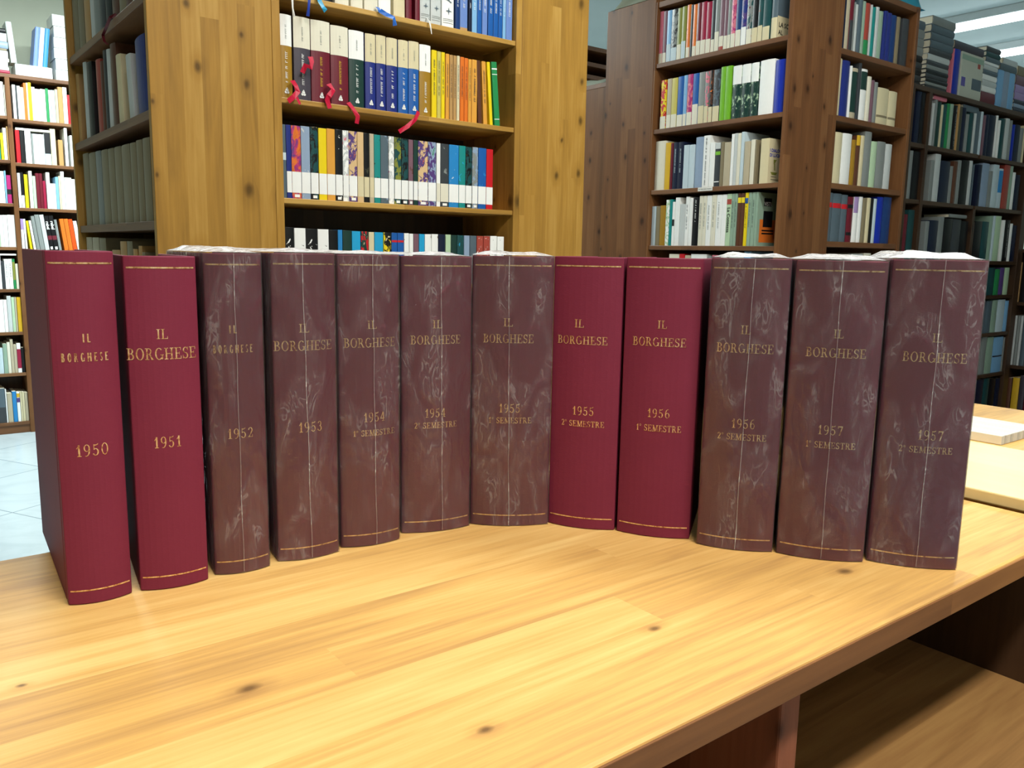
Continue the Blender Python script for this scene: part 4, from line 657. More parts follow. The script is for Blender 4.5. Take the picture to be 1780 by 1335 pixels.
('f2','Y',6.164,1.7288,'second row, right bay, of the far left bookcase','books on the second row, right bay, of the far left bookcase','paperback_book',0.16,[
(0.7907,0.0226,0.199,'red'),(0.8152,0.0256,0.2,'black'),(0.8422,0.033,0.199,'white'),(0.8771,0.0077,0.187,'grey'),(0.8858,0.0299,0.186,'grey_white'),(0.9167,0.0326,0.186,'white'),(0.9507,0.0333,0.196,'pale_blue',{'b': [(0.35, 1, 'black', 'title_panel')]}),(0.986,0.0291,0.226,'cream'),(1.0285,0.0264,0.162,'tan'),(1.0664,0.0171,0.239,'white'),(1.0986,0.0334,0.196,'white')
]),
('f3','Y',6.164,1.4514,'third row, right bay, of the far left bookcase','books on the third row, right bay, of the far left bookcase','paperback_book',0.16,[
(0.7855,0.0145,0.214,'white'),(0.8013,0.0159,0.219,'black',{'b': [(0, 0.35, 'white', 'spine_label')]}),(0.8215,0.0181,0.208,'yellow'),(0.8482,0.0182,0.231,'white'),(0.8682,0.0165,0.201,'pale_green'),(0.8865,0.0192,0.22,'maroon'),(0.9066,0.0171,0.22,'maroon'),(0.925,0.015,0.175,'crimson'),(0.9453,0.0204,0.229,'white'),(0.9666,0.0303,0.161,'white'),(0.9978,0.017,0.204,'light_blue'),(1.0162,0.0122,0.211,'cream'),(1.0297,0.0194,0.24,'white'),(1.051,0.0405,0.204,'white'),(1.0928,0.0377,0.196,'white')
]),
('f4','Y',6.164,1.1867,'fourth row, right bay, of the far left bookcase','books on the fourth row, right bay, of the far left bookcase','paperback_book',0.16,[
(0.7839,0.0156,0.195,'lilac',{'b': [(0, 0.65, 'white', 'spine_label')]}),(0.8038,0.0113,0.194,'white',{'t': -1.2}),(0.83,0.0122,0.184,'yellow',{'t': -5}),(0.8492,0.0132,0.186,'white',{'t': -6}),(0.8659,0.0185,0.215,'grey',{'t': -6}),(0.8866,0.0253,0.224,'grey',{'t': -6}),(0.9146,0.0241,0.225,'grey_white',{'t': -6}),(0.9405,0.0242,0.219,'black',{'t': -6, 'wd': 'rebel', 'b': [(0.02, 0.1, 'white', 'publisher_mark')]}),(0.967,0.0257,0.221,'black',{'t': -6, 'wd': 'rebel', 'b': [(0.02, 0.1, 'white', 'publisher_mark')]}),(0.9945,0.0154,0.197,'grey',{'t': -6}),(1.0263,0.0238,0.203,'orange',{'t': -6}),(1.052,0.0239,0.204,'orange',{'t': -6}),(1.0777,0.0241,0.203,'red_orange',{'t': -6}),(1.1046,0.0205,0.192,'white',{'t': -6}),(1.1279,0.0187,0.169,'white',{'t': -6})
]),
('g1','Y',6.164,2.0081,'top row, left bay, of the far left bookcase','books on the top row, left bay, of the far left bookcase','paperback_book',0.16,[
(0.6753,0.0273,0.203,'cream'),(0.704,0.0399,0.203,'white'),(0.7467,0.0053,0.185,'ivory')
]),
('g2','Y',6.164,1.7417,'second row, left bay, of the far left bookcase','books on the second row, left bay, of the far left bookcase','paperback_book',0.16,[
(0.6706,0.0184,0.187,'grey_white'),(0.6904,0.0148,0.177,'teal'),(0.7084,0.0139,0.161,'yellow'),(0.7241,0.0177,0.193,'ivory'),(0.7446,0.0074,0.203,'tan')
]),
('g3','Y',6.164,1.4752,'third row, left bay, of the far left bookcase','books on the third row, left bay, of the far left bookcase','paperback_book',0.16,[
(0.6468,0.0291,0.195,'white'),(0.6776,0.0343,0.195,'white'),(0.7145,0.0084,0.199,'light_blue'),(0.7246,0.0228,0.173,'magenta',{'b': [(0.32, 0.5, 'black', 'spine_band')]})
]),
('g4','Y',6.164,1.2034,'fourth row, left bay, of the far left bookcase','books on the fourth row, left bay, of the far left bookcase','paperback_book',0.16,[
(0.6324,0.0209,0.194,'sage'),(0.6549,0.0126,0.196,'pale_green'),(0.6688,0.019,0.197,'white'),(0.689,0.0224,0.198,'white'),(0.7132,0.0388,0.2,'white')
]),
('g5','Y',6.164,0.938,'fifth row, left bay, of the far left bookcase','books on the fifth row, left bay, of the far left bookcase','paperback_book',0.16,[
(0.6143,0.021,0.206,'white'),(0.637,0.0215,0.21,'white'),(0.6606,0.0152,0.177,'dark_grey'),(0.6775,0.0213,0.189,'white',{'tx': 'dark_grey'}),(0.6996,0.0205,0.19,'white',{'tx': 'dark_grey'}),(0.7214,0.0142,0.19,'green',{'b': [(0.3, 0.9, 'olive', 'spine_band')]}),(0.7373,0.0138,0.16,'ivory')
]),
('g6','Y',6.164,0.6633,'sixth row, left bay, of the far left bookcase','books on the sixth row, left bay, of the far left bookcase','paperback_book',0.16,[
(0.5954,0.0232,0.208,'white'),(0.6199,0.0349,0.207,'white'),(0.656,0.0184,0.207,'white'),(0.6762,0.0224,0.231,'grey_white'),(0.7002,0.016,0.223,'pale_green'),(0.7175,0.0104,0.223,'beige'),(0.7305,0.0215,0.222,'gold')
]),
('g7','Y',6.164,0.397,'seventh row, left bay, of the far left bookcase','books on the seventh row, left bay, of the far left bookcase','paperback_book',0.16,[
(0.5739,0.0283,0.166,'white'),(0.6041,0.0275,0.166,'pale_blue'),(0.6335,0.022,0.193,'sage'),(0.6569,0.0163,0.201,'ivory'),(0.6747,0.0164,0.219,'beige'),(0.6925,0.016,0.184,'beige'),(0.7104,0.0214,0.192,'white',{'b': [(0.15, 0.8, 'crimson', 'title_panel')]}),(0.7337,0.0156,0.163,'black')
]),
('g8','Y',6.164,0.0752,'lowest row, left bay, of the far left bookcase','books on the lowest row, left bay, of the far left bookcase','paperback_book',0.16,[
(0.552,0.0303,0.23,'grey_white'),(0.5842,0.0401,0.227,'dark_grey',{'b': [(0.45, 1, 'slate', 'spine_band')]}),(0.6263,0.0072,0.219,'white'),(0.6359,0.027,0.192,'beige'),(0.6649,0.0223,0.201,'bright_blue'),(0.6892,0.0176,0.196,'white',{'b': [(0.65, 0.8, 'purple', 'spine_band'), (0.82, 0.95, 'gold', 'spine_band')]}),(0.7087,0.0098,0.195,'cream'),(0.72,0.0133,0.193,'cream'),(0.7347,0.0163,0.19,'beige')
]),
('k1','Y',2.114,1.7865,'top row of the dark far right bookcase','books on the top row of the dark far right bookcase','hardcover_book',0.2,[
(4.078,0.043,0.25,'navy'),(4.1239,0.0391,0.251,'black'),(4.19,0.0113,0.253,'navy',{'b': [(0.78, 0.88, 'grey_white', 'spine_label')]}),(4.2036,0.0215,0.254,'navy',{'b': [(0.78, 0.88, 'grey_white', 'spine_label')]}),(4.2363,0.018,0.205,'grey_white'),(4.2595,0.0242,0.224,'grey'),(4.2897,0.0335,0.218,'dark_green'),(4.3256,0.02,0.208,'cream'),(4.3487,0.0349,0.215,'dark_teal'),(4.3867,0.0298,0.221,'green'),(4.4188,0.034,0.223,'sage'),(4.4624,0.0336,0.221,'black',{'tx': 'white', 'tb': (0.1, 0.95)}),(4.4993,0.021,0.231,'tan'),(4.5235,0.0277,0.222,'dark_olive'),(4.5561,0.0395,0.221,'navy'),(4.5989,0.035,0.193,'grey'),(4.6389,0.0455,0.203,'dark_teal'),(4.687,0.0247,0.207,'grey_white'),(4.7151,0.0465,0.221,'slate'),(4.7642,0.0252,0.224,'pale_blue'),(4.7999,0.0246,0.209,'mauve'),(4.828,0.0408,0.217,'navy'),(4.8723,0.0721,0.219,'navy'),(4.9481,0.0219,0.224,'white'),(4.9847,0.0231,0.203,'white'),(5.0142,0.0504,0.216,'dark_teal'),(5.0702,0.0511,0.223,'grey_white'),(5.1242,0.0335,0.218,'grey'),(5.1635,0.0329,0.199,'royal_blue'),(5.2003,0.0647,0.203,'navy'),(5.269,0.0438,0.191,'grey'),(5.3158,0.0211,0.209,'cream')
]),
('k2','Y',2.114,1.519,'second row of the dark far right bookcase','books on the second row of the dark far right bookcase','hardcover_book',0.2,[
(4.0564,0.0336,0.23,'grey'),(4.0934,0.0696,0.23,'black'),(4.19,0.0151,0.228,'taupe'),(4.273,0.0376,0.202,'grey'),(4.3133,0.0582,0.236,'grey_white'),(4.377,0.0996,0.208,'navy'),(4.4794,0.0323,0.188,'grey'),(4.5155,0.0422,0.216,'brown'),(4.5616,0.0369,0.224,'grey'),(4.6024,0.085,0.229,'black'),(4.6904,0.0352,0.232,'grey_white'),(4.7317,0.0143,0.214,'slate'),(4.7991,0.0415,0.22,'navy'),(4.8448,0.0844,0.232,'grey_blue'),(4.9335,0.043,0.196,'grey'),(4.9808,0.0699,0.235,'pale_blue'),(5.0551,0.0533,0.218,'pale_blue',{'b': [(0.4, 0.95, 'bright_blue', 'title_panel')]}),(5.1196,0.0725,0.244,'brick'),(5.1967,0.0345,0.242,'sage'),(5.2346,0.036,0.21,'white'),(5.2799,0.0589,0.199,'navy')
]),
('k3','Y',2.114,1.2252,'third row of the dark far right bookcase','books on the third row of the dark far right bookcase','hardcover_book',0.2,[
(4.0502,0.0421,0.22,'maroon'),(4.0957,0.0607,0.243,'dark_teal'),(4.19,0.0159,0.251,'grey'),(4.2766,0.0395,0.195,'grey'),(4.3198,0.0879,0.201,'navy'),(4.4113,0.058,0.222,'grey'),(4.4731,0.0898,0.216,'black'),(4.5668,0.0942,0.215,'dark_grey'),(4.6649,0.0811,0.21,'black'),(4.774,0.0453,0.208,'brown'),(4.8234,0.0903,0.215,'black'),(4.918,0.0774,0.216,'dark_teal'),(4.9997,0.0415,0.25,'sage'),(5.0456,0.0287,0.252,'pale_blue'),(5.0776,0.0705,0.253,'pale_green'),(5.1707,0.0319,0.233,'white'),(5.2072,0.0623,0.235,'black',{'tx': 'white', 'tb': (0.1, 0.9)}),(5.2742,0.0328,0.217,'white'),(5.3116,0.0568,0.208,'navy')
]),
('k4','Y',2.114,1.031,'fourth row of the dark far right bookcase','books on the fourth row of the dark far right bookcase','hardcover_book',0.2,[
(5.0439,0.0934,0.156,'dark_teal'),(5.1427,0.0605,0.149,'green'),(5.2088,0.054,0.157,'purple'),(5.2703,0.0587,0.158,'pale_green')
]),
('k5','Y',2.114,0.8124,'fifth row of the dark far right bookcase','books on the fifth row of the dark far right bookcase','hardcover_book',0.2,[
(5.0779,0.0689,0.185,'slate'),(5.1524,0.0647,0.188,'sage'),(5.2226,0.0963,0.19,'pale_blue'),(5.3246,0.0454,0.182,'light_blue')
]),
('k6','Y',2.114,0.5701,'sixth row of the dark far right bookcase','books on the sixth row of the dark far right bookcase','hardcover_book',0.2,[
(5.0647,0.065,0.22,'grey'),(5.1369,0.081,0.215,'sage'),(5.2235,0.1268,0.211,'light_blue',{'b': [(0.44, 0.48, 'navy', 'spine_rule')]}),(5.3561,0.0139,0.205,'grey')
]),
('k7','Y',2.114,0.2912,'lowest row of the dark far right bookcase','books on the lowest row of the dark far right bookcase','hardcover_book',0.2,[
(5.0334,0.1115,0.248,'navy'),(5.1506,0.0705,0.249,'dark_teal'),(5.2269,0.0817,0.242,'black'),(5.3145,0.0555,0.238,'navy')
]),
('e1','X',5.479,0.9842,'upper row of the bookcase at the right edge','books on the bookcase at the right edge','hardcover_book',0.2,[
(-2.127,0.0156,0.237,'tan'),(-2.1083,0.0388,0.286,'black')
]),
('e2','X',5.479,0.6018,'middle row of the bookcase at the right edge','books on the bookcase at the right edge','hardcover_book',0.2,[
(-2.1212,0.0157,0.325,'grey_white'),(-2.1032,0.0164,0.33,'grey'),(-2.0845,0.0132,0.327,'grey_white'),(-2.069,0.0254,0.333,'slate'),(-2.0413,0.0313,0.285,'ivory')
]),
('e3','X',5.479,0.2721,'lower row of the bookcase at the right edge','books on the bookcase at the right edge','hardcover_book',0.2,[
(-2.1261,0.03,0.249,'brown'),(-2.0914,0.0374,0.254,'gold'),(-2.0516,0.0301,0.271,'plum_grey'),(-2.0193,0.0282,0.275,'maroon')
]),
]

ORD = 'first second third fourth fifth sixth seventh eighth ninth tenth eleventh twelfth thirteenth fourteenth fifteenth'.split()
KW = {'hardcover_book': 'hardback', 'paperback_book': 'paperback'}
ROWBOOKS = {}
sd = 0
for (rn, axis, front, z, phrase, group, kind, depth, items) in ROWS:
    desc = []
    for (s, w, h, col, *o) in items:
        o = o[0] if o else {}
        k = o.get('k', kind)
        dsc = WORD[col] + ('-patterned' if 'a' in o else '') + ' ' + KW[k]
        if any(b[3] == 'jacket_band' for b in o.get('b', ())): dsc = WORD[col] + ' and pale-topped ' + KW[k]
        desc.append(dsc)
    cnt = {}
    for dsc in desc: cnt[dsc] = cnt.get(dsc, 0) + 1
    seen = {}
    for (s, w, h, col, *o), dsc in zip(items, desc):
        o = o[0] if o else {}
        k = o.get('k', kind); sd += 1
        seen[dsc] = seen.get(dsc, 0) + 1
        lab = (ORD[seen[dsc] - 1] + ' ' + dsc + ' from the left, ' + phrase) if cnt[dsc] > 1 else ('only ' + dsc + ' on the ' + phrase)
        ws = lab.split()
        if len(ws) > 16: lab = lab.replace(' from the left,', ',').replace('only ', '').replace(' on the ', ', ')
        if rn == 'c1': h = 0.195 if k == 'hardcover_book' else 0.18
        if rn == 'k1': h = min(h, 0.242)
        if h > 0.27: h = min(h, 0.30)
        tilt = radians(o.get('t', 0))
        if axis == 'Y': loc = Vector((s, front, z + 0.0004)); rot = (0, tilt, 0)
        else: loc = Vector((front, -s, z + 0.0004)); rot = (0, tilt, -pi / 2)
        if tilt < 0:           # pivots on its lower right corner
            ux = Vector((1, 0, 0)) if axis == 'Y' else Vector((0, -1, 0))
            loc = loc + ux * (w - w * cos(tilt)) + Vector((0, 0, w * sin(-tilt) * 0.0))
        o_ = make_book(w, h, depth, col, o, k, loc, (0, 0, 0), rn in DETAIL, sd)
        if axis == 'Y': o_.rotation_euler = (0, tilt, 0)
        else: o_.matrix_world = Matrix.Translation(loc) @ Matrix.Rotation(-pi / 2, 4, 'Z') @ Matrix.Rotation(tilt, 4, 'Y')
        if tilt < 0: o_.location.z += w * sin(-tilt) * 0.02
        tag(o_, lab, 'book', group)
        ROWBOOKS.setdefault(rn, []).append(o_)

# ribbons that hang from the books of the central bookcase
RIB = {k: mat_plain('ribbon_' + k, lin(v), 0.35) for k, v in dict(red='C4143A', blue='2A6CC8', white='E4E4DE', navy='1E3A9A', teal='2C9CC8', maroon='5A1420').items()}
def ribbon(book, pts, c, wd_=0.008):
    inv = book.matrix_world.inverted() if book.parent else (Matrix.Translation(book.location) @ book.rotation_euler.to_matrix().to_4x4()).inverted()
    P = [Vector(p) for p in pts]; rowsv = []
    for i, p in enumerate(P):
        d = (P[min(i + 1, len(P) - 1)] - P[max(i - 1, 0)]).normalized()
        n_ = Vector((0, -1, 0)); sde = d.cross(n_).normalized() * wd_ / 2
        tw = 0.0016 * sin(i * 2.1)
        rowsv.append([tuple(inv @ (p + sde + n_ * tw)), tuple(inv @ (p - sde - n_ * tw))])
    g = MB(); g.grid(rowsv); r = g.build('bookmark_ribbon', RIB[c], book)
    so = r.modifiers.new('thick', 'SOLIDIFY'); so.thickness = 0.0004
    r['label'] = c + ' bookmark ribbon'
RB_ = ROWBOOKS
Y1 = 1.976
ribbon(RB_['c2'][1], [(0.871, Y1 + 0.006, 1.647), (0.877, Y1, 1.664), (0.889, Y1 - 0.004, 1.660), (0.893, Y1, 1.676), (0.892, Y1 + 0.005, 1.687)], 'red', 0.012)
ribbon(RB_['c2'][0], [(0.848, 1.99, 1.627), (0.851, Y1, 1.613), (0.855, Y1 - 0.002, 1.600), (0.843, Y1 - 0.004, 1.586), (0.829, Y1 - 0.004, 1.574)], 'red', 0.012)
ribbon(RB_['c2'][1], [(0.852, Y1, 1.588), (0.860, Y1 - 0.002, 1.571)], 'red', 0.007)
ribbon(RB_['c2'][2], [(0.942, 1.988, 1.631), (0.949, Y1, 1.616), (0.936, Y1 - 0.003, 1.600), (0.932, Y1, 1.590), (0.939, Y1, 1.571)], 'red', 0.013)
ribbon(RB_['c2'][3], [(0.995, 1.988, 1.593), (1.002, Y1, 1.578), (1.014, Y1 - 0.003, 1.559), (1.012, Y1, 1.542)], 'red', 0.011)
ribbon(RB_['c2'][9], [(1.202, 1.988, 1.594), (1.185, Y1, 1.571), (1.159, Y1 - 0.004, 1.550), (1.135, Y1, 1.534)], 'red', 0.011)
ribbon(RB_['c1'][6], [(1.083, 1.9935, 1.838), (1.083, 1.9835, 1.8300), (1.083, Y1 + 0.003, 1.8270), (1.099, Y1, 1.820), (1.119, Y1 - 0.003, 1.815), (1.124, Y1, 1.797)], 'blue', 0.011)
ribbon(RB_['c1'][0], [(0.846, 1.9935, 1.838), (0.846, 1.9835, 1.8300), (0.846, Y1 + 0.003, 1.8270), (0.847, Y1, 1.808), (0.847, Y1 - 0.001, 1.789), (0.850, Y1, 1.771)], 'white', 0.005)
ribbon(RB_['c1'][1], [(0.889, 1.9935, 1.838), (0.889, 1.9835, 1.8300), (0.889, Y1 + 0.003, 1.8270), (0.890, Y1, 1.816), (0.887, Y1 - 0.002, 1.797), (0.885, Y1, 1.778)], 'navy', 0.007)
ribbon(RB_['c1'][2], [(0.916, 1.9935, 1.838), (0.916, 1.9835, 1.8300), (0.916, Y1 + 0.003, 1.8270), (0.917, Y1, 1.818), (0.924, Y1 - 0.003, 1.805), (0.932, Y1, 1.798)], 'teal', 0.011)
ribbon(RB_['c1'][10], [(1.231, 1.9935, 1.838), (1.231, 1.9835, 1.8300), (1.231, Y1 + 0.003, 1.8270), (1.232, Y1, 1.812), (1.234, Y1 - 0.002, 1.794)], 'white', 0.004)

# ------------------------------------------------------------------ bookcases
def shelf_unit(label, x0, x1, y0, y1, zs, top, side_t, mats, axis='Y', ends=(True, True), shelf_t=0.02, flip=False, endname='side_panel', group=None, inset=0.004, divs=(), first_t=None, last_t=None, divtop=None):
    """open bookcase standing on the floor; axis Y: open towards -Y, X: open towards -X, -X: towards +X, -Y: towards +Y"""
    up_m, sh_m = mats
    L = (x1 - x0) if axis in ('Y', '-Y') else (y1 - y0)
    D = (y1 - y0) if axis in ('Y', '-Y') else (x1 - x0)
    r = thing('bookcase', label, 'bookcase', ((x0 + x1) / 2, (y0 + y1) / 2, 0), {'Y': 0, 'X': -pi / 2, '-X': pi / 2, '-Y': pi}[axis], group)
    a, b = -L / 2, L / 2; f, k = -D / 2, D / 2
    bx(endname, up_m, a, a + (first_t or side_t), f, k, 0, top, r)
    bx(endname, up_m, b - (last_t or side_t), b, f, k, 0, top, r)
    for n_, dv in enumerate(divs): bx('divider', up_m, dv - 0.013 + a, dv + 0.013 + a, f, k - 0.012, 0, (divtop[n_] if divtop else top - 0.022), r)
    bx('back_panel', W_DARK_Z, a + (first_t or side_t), b - (last_t or side_t), k - 0.012, k, 0.0, top - 0.02, r, bevel=0)  # painted dark to deepen the shade between the shelves
    bx('top_panel', sh_m, a + (first_t or side_t), b - (last_t or side_t), f + inset, k, top - 0.022, top, r)
    bx('base_board', sh_m, a + (first_t or side_t), b - (last_t or side_t), f + 0.012, f + 0.03, 0, 0.055, r)
    edges = [a + (first_t or side_t)] + [a + dv for dv in divs] + [b - (last_t or side_t)]
    for z in zs:
        zl = z if isinstance(z, (list, tuple)) else [z] * (len(edges) - 1)
        for i in range(len(edges) - 1):
            e0 = edges[i] + (0.013 if i else 0); e1 = edges[i + 1] - (0.013 if i < len(edges) - 2 else 0)
            if zl[i] is None: continue
            bx('shelf', sh_m, e0, e1, f + inset, k - 0.012, zl[i] - shelf_t, zl[i], r)
    return r
HZ = (W_HONEY_Z, W_HONEY_X); SZ = (W_SHADED_Z, W_SHADED_X); DZ = (W_DARK_Z, W_DARK_X)
shelf_unit('central honey pine bookcase facing the counter, ribbons hanging from its books', 0.797, 1.545, 1.982, 2.26, [1.8253, 1.5847, 1.3477, 1.1326, 0.87, 0.6, 0.33, 0.06], 2.36, 0.0205, HZ, shelf_t=0.0135)
shelf_unit('dim side bookcase left of the honey pine end panel', 0.517, 0.7965, 1.982, 2.872, [1.7725, 1.5252, 1.282, 1.0986, 0.82, 0.55, 0.28, 0.06], 2.36, 0.02, (W_HONEY_Z, W_SHADED_X), 'X', endname='end_panel')
shelf_unit('bookcase facing away, its honey pine end panel right of the central shelves', 1.5455, 1.802, 1.982, 2.872, [1.8, 1.5, 1.2, 0.9, 0.6, 0.3, 0.06], 2.36, 0.02, (W_HONEY_Z, W_SHADED_X), '-X', endname='end_panel')
shelf_unit('corner bookcase of shaded brown pine behind the right volumes', 2.521, 2.7985, 1.756, 2.384, [1.9689, 1.7184, 1.482, 1.2633, 1.0524, 0.8, 0.55, 0.3, 0.06], 2.2, 0.02, SZ, 'X', endname='end_panel', shelf_t=0.017, first_t=0.008)
shelf_unit('narrow brown bookcase between the corner panel and the dark bookcase', 2.799, 3.345, 1.756, 2.03, [1.9709, 1.7386, 1.499, 1.2869, 1.0901, 0.8, 0.55, 0.3, 0.06], 2.2, 0.02, SZ, 'Y')
shelf_unit('bookcase facing away, its brown end panel left of the corner shelves', 2.521, 3.345, 2.385, 2.656, [1.9, 1.6, 1.3, 1.0, 0.7, 0.4, 0.06], 2.2185, 0.02, SZ, '-Y', endname='end_panel')
zf = [(2.0081, 1.9959), (1.7417, 1.7288), (1.4752, 1.4514), (1.2034, 1.1867), (0.938, 0.922), (0.6633, 0.65), (0.397, 0.385), (0.0752, 0.0752)]
shelf_unit('pale wood bookcase at the far left, full of mostly white paperbacks', 0.1, 1.47, 6.15, 6.40, zf, 2.262, 0.024, (W_SHADED_Z, W_SHADED_X), 'Y', divs=(0.666,))
shelf_unit('dark wood bookcase at the far right with stacks on top', 4.0, 5.44, 2.10, 2.40, [1.7865, 1.519, 1.2252, 1.031, 0.8124, 0.5701, 0.2912, 0.06], 2.055, 0.022, DZ, 'Y', divs=(0.1765, 0.76), last_t=0.068, divtop=(2.033, 1.498))
shelf_unit('dark wood bookcase at the right edge of the view', 5.465, 5.75, 1.2, 2.15, [0.9842, 0.6018, 0.2721, 0.06], 1.3, 0.022, DZ, 'X')
# low cabinet and shelving seen through the gap
gp = thing('storage_cabinet', 'low brown cabinet seen in the gap behind the central bookcase', 'cabinet', (2.95, 2.92, 0))
bx('side_panel', W_SHADED_Z, -0.40, -0.38, -0.25, 0.25, 0, 1.93, gp); bx('side_panel', W_SHADED_Z, 0.38, 0.40, -0.25, 0.25, 0, 1.93, gp)
bx('back_panel', W_SHADED_Z, -0.38, 0.38, 0.23, 0.25, 0, 1.93, gp); bx('top_panel', W_SHADED_X, -0.40, 0.40, -0.25, 0.25, 1.93, 1.95, gp); bx('door', W_SHADED_Z, -0.38, 0.38, -0.25, -0.232, 0.05, 1.93, gp)
def lump(name, label, cat, x0, x1, y0, y1, z0, z1, mt, seed, amp=0.3, n=14, group=None):
    """soft crumpled or folded sheet lying on something"""
    g = MB(); rowsv = []
    for j in range(n + 1):
        row = []
        for i in range(n + 1):
            u, v = i / n, j / n
            e = min(1, 6 * u, 6 * (1 - u), 6 * v, 6 * (1 - v)) ** 0.6
            hh = (z1 - z0) * e * (0.75 + amp * noise.noise(Vector((u * 4 + seed, v * 4, seed))))
            row.append((x0 + (x1 - x0) * u, y0 + (y1 - y0) * v, z0 + 0.001 + max(0.0, hh)))
        rowsv.append(row)
    g.grid(rowsv)
    g.grid([[(r[0], r[1], z0 + 0.0005) for r in rw] for rw in rowsv][::-1])
    return tag(g.build(name, mt, None, smooth=True), label, cat, group)
SHEET = mat_plain('grey_green_sheet', lin('8A8C78'), 0.5)
lump('folded_sheet', 'folded grey green sheet on the low cabinet in the gap', 'sheet', 2.56, 3.2, 2.675, 3.1, 1.951, 2.02, SHEET, 3.1)
lump('plastic_sheet', 'crumpled grey green sheet on top of the brown end panel', 'sheet', 2.524, 3.3, 2.375, 2.64, 2.2195, 2.33, SHEET, 1.2)
TEAL = mat_plain('teal_fabric', lin('1E86A0'), 0.6)
lump('teal_bag', 'teal bag lying on top of the narrow brown bookcase', 'bag', 2.93, 3.40, 1.765, 2.0, 2.2005, 2.30, TEAL, 5.5, 0.15)
gs = thing('shelving_unit', 'dark shelving seen far off through the gap beside the central bookcase', 'shelving', (4.3, 4.2, 0))
for z in (2.50, 2.405, 2.33, 2.0, 1.6, 1.2): bx('shelf', W_SHADED_X, -0.9, 0.9, -0.2, 0.2, z - 0.025, z, gs)
bx('back_panel', W_DARK_Z, -0.9, 0.9, 0.2, 0.215, 0, 2.5, gs); bx('side_panel', W_DARK_Z, -0.92, -0.9, -0.2, 0.215, 0, 2.5, gs); bx('side_panel', W_DARK_Z, 0.9, 0.92, -0.2, 0.215, 0, 2.5, gs)
# shelf label
sl = bx('shelf_label', mat_plain('label_card', lin('E4E4DC'), 0.6), -0.0255, 0.0255, -0.0012, 0, -0.0075, 0.0075, None, (0, 0, 0), 0)
Ly = 2.097
sl.matrix_world = Matrix.Translation((2.5246, Ly, 1.4745)) @ Matrix.Rotation(-pi / 2, 4, 'Z')
sl.scale = (1.35, 1, 0.9)
tag(sl, 'white shelf label reading LETTERATURA ITALIANA on the corner bookcase', 'label')
font_mesh('LETTERATURA ITALIANA', 0.0052, 'label_lettering', mat_plain('print_black', 'black', 0.5), sl, Matrix.Translation((0, -0.0016, 0)) @ Matrix(((0.78, 0, 0, 0), (0, 0, -1, 0), (0, 1, 0, 0), (0, 0, 0, 1))), 0.0001)
# maroon ribbon over the shelf of the dim side bookcase
ribbon(RB_['l1'][8], [(0.530, 2.299, 1.785), (0.515, 2.299, 1.774), (0.511, 2.322, 1.757), (0.510, 2.36, 1.744), (0.511, 2.352, 1.727), (0.512, 2.325, 1.716)], 'maroon', 0.007)

# ------------------------------------------------------------------ things lying on top of the bookcases
def lying(x0, x1, z0, th, y, d, col, label, group, kind='hardcover_book', o=None, rz=0.0):
    b = make_book(th + 0.0006, x1 - x0, d, col, o or {}, kind, (0, 0, 0), (0, 0, 0), True, len(label) * 7)
    b.matrix_world = Matrix.Translation((x0, y, z0 + th + 0.0004)) @ Matrix.Rotation(rz, 4, 'Z') @ Matrix.Rotation(pi / 2, 4, 'Y')
    return tag(b, label, 'book', group)
def standing(x0, x1, z0, h, y, d, col, label, group, tilt=0.0, kind='hardcover_book', o=None):
    b = make_book(x1 - x0, h, d, col, o or {}, kind, (x0, y, z0 + 0.0004), (0, 0, 0), True, 5)
    b.rotation_euler = (0, radians(tilt), 0)
    if tilt > 0: b.location.z += 0
    return tag(b, label, 'book', group)
ORDT = ['lowest', 'second', 'third', 'fourth', 'fifth', 'sixth', 'seventh', 'eighth', 'ninth', 'tenth', 'eleventh', 'twelfth']
# far left
ZT = 2.262; YT = 6.17
pk = MB(); pk.box(0, 0.206, 0, 0.19, 0, 0.07)
o = pk.build('wrapped_parcel', mat_plain('shrink_wrap_white', lin('E6EAEA'), 0.15), None, (0.818, YT, ZT + 0.0004), bevel=0.006)
tag(o, 'white shrink-wrapped parcel lying on the far left bookcase', 'parcel')
for k in range(3): standing(0.918 + k * 0.027, 0.944 + k * 0.027, ZT + 0.0712, 0.24, YT + 0.006, 0.15, ('periwinkle', 'pale_blue', 'bright_blue')[k], ('left blue', 'middle pale blue', 'right blue')[k] + ' wrapped volume leaning on the white parcel', 'wrapped volumes on the far left bookcase', 7)
for k, (z, hh) in enumerate(((0, 0.066), (0.067, 0.066), (0.134, 0.064), (0.199, 0.064), (0.264, 0.066), (0.331, 0.07))):
    b = MB(); b.box(0, 0.092, 0, 0.2, 0, hh - 0.001)
    tag(b.build('white_box', mat_plain('box_card', lin('DCDFDC'), 0.6), None, (1.043 + 0.003 * sin(k * 2), YT, ZT + 0.0004 + z), bevel=0.002), '%s white box in the stack beside the blue wrapped volumes' % (ORDT[k] if k < 5 else 'topmost'), 'box', 'stack of white boxes on the far left bookcase')
standing(0.800, 0.832, ZT + 0.072, 0.24, YT + 0.006, 0.15, 'grey_white', 'whitish wrapped volume leaning left of the blue wrapped volumes', 'wrapped volumes on the far left bookcase', -4)
for k, (c, hh) in enumerate((('crimson', 0.02), ('white', 0.02), ('white', 0.03), ('ivory', 0.02), ('white', 0.045), ('taupe', 0.012), ('grey_blue', 0.04), ('grey_white', 0.05), ('black', 0.028))):
    zz = ZT + sum((0.02, 0.02, 0.03, 0.02, 0.045, 0.012, 0.04, 0.05, 0.028)[:k]) + 0.0004 * k
    lying(0.64, 0.788 - 0.004 * (k % 3), zz, hh - 0.0008, YT, 0.18, c, '%s book, %s, in the stack at the far left bookcase top' % (WORD[c], ORDT[k] if k < 8 else 'topmost'), 'book stack on the far left bookcase')
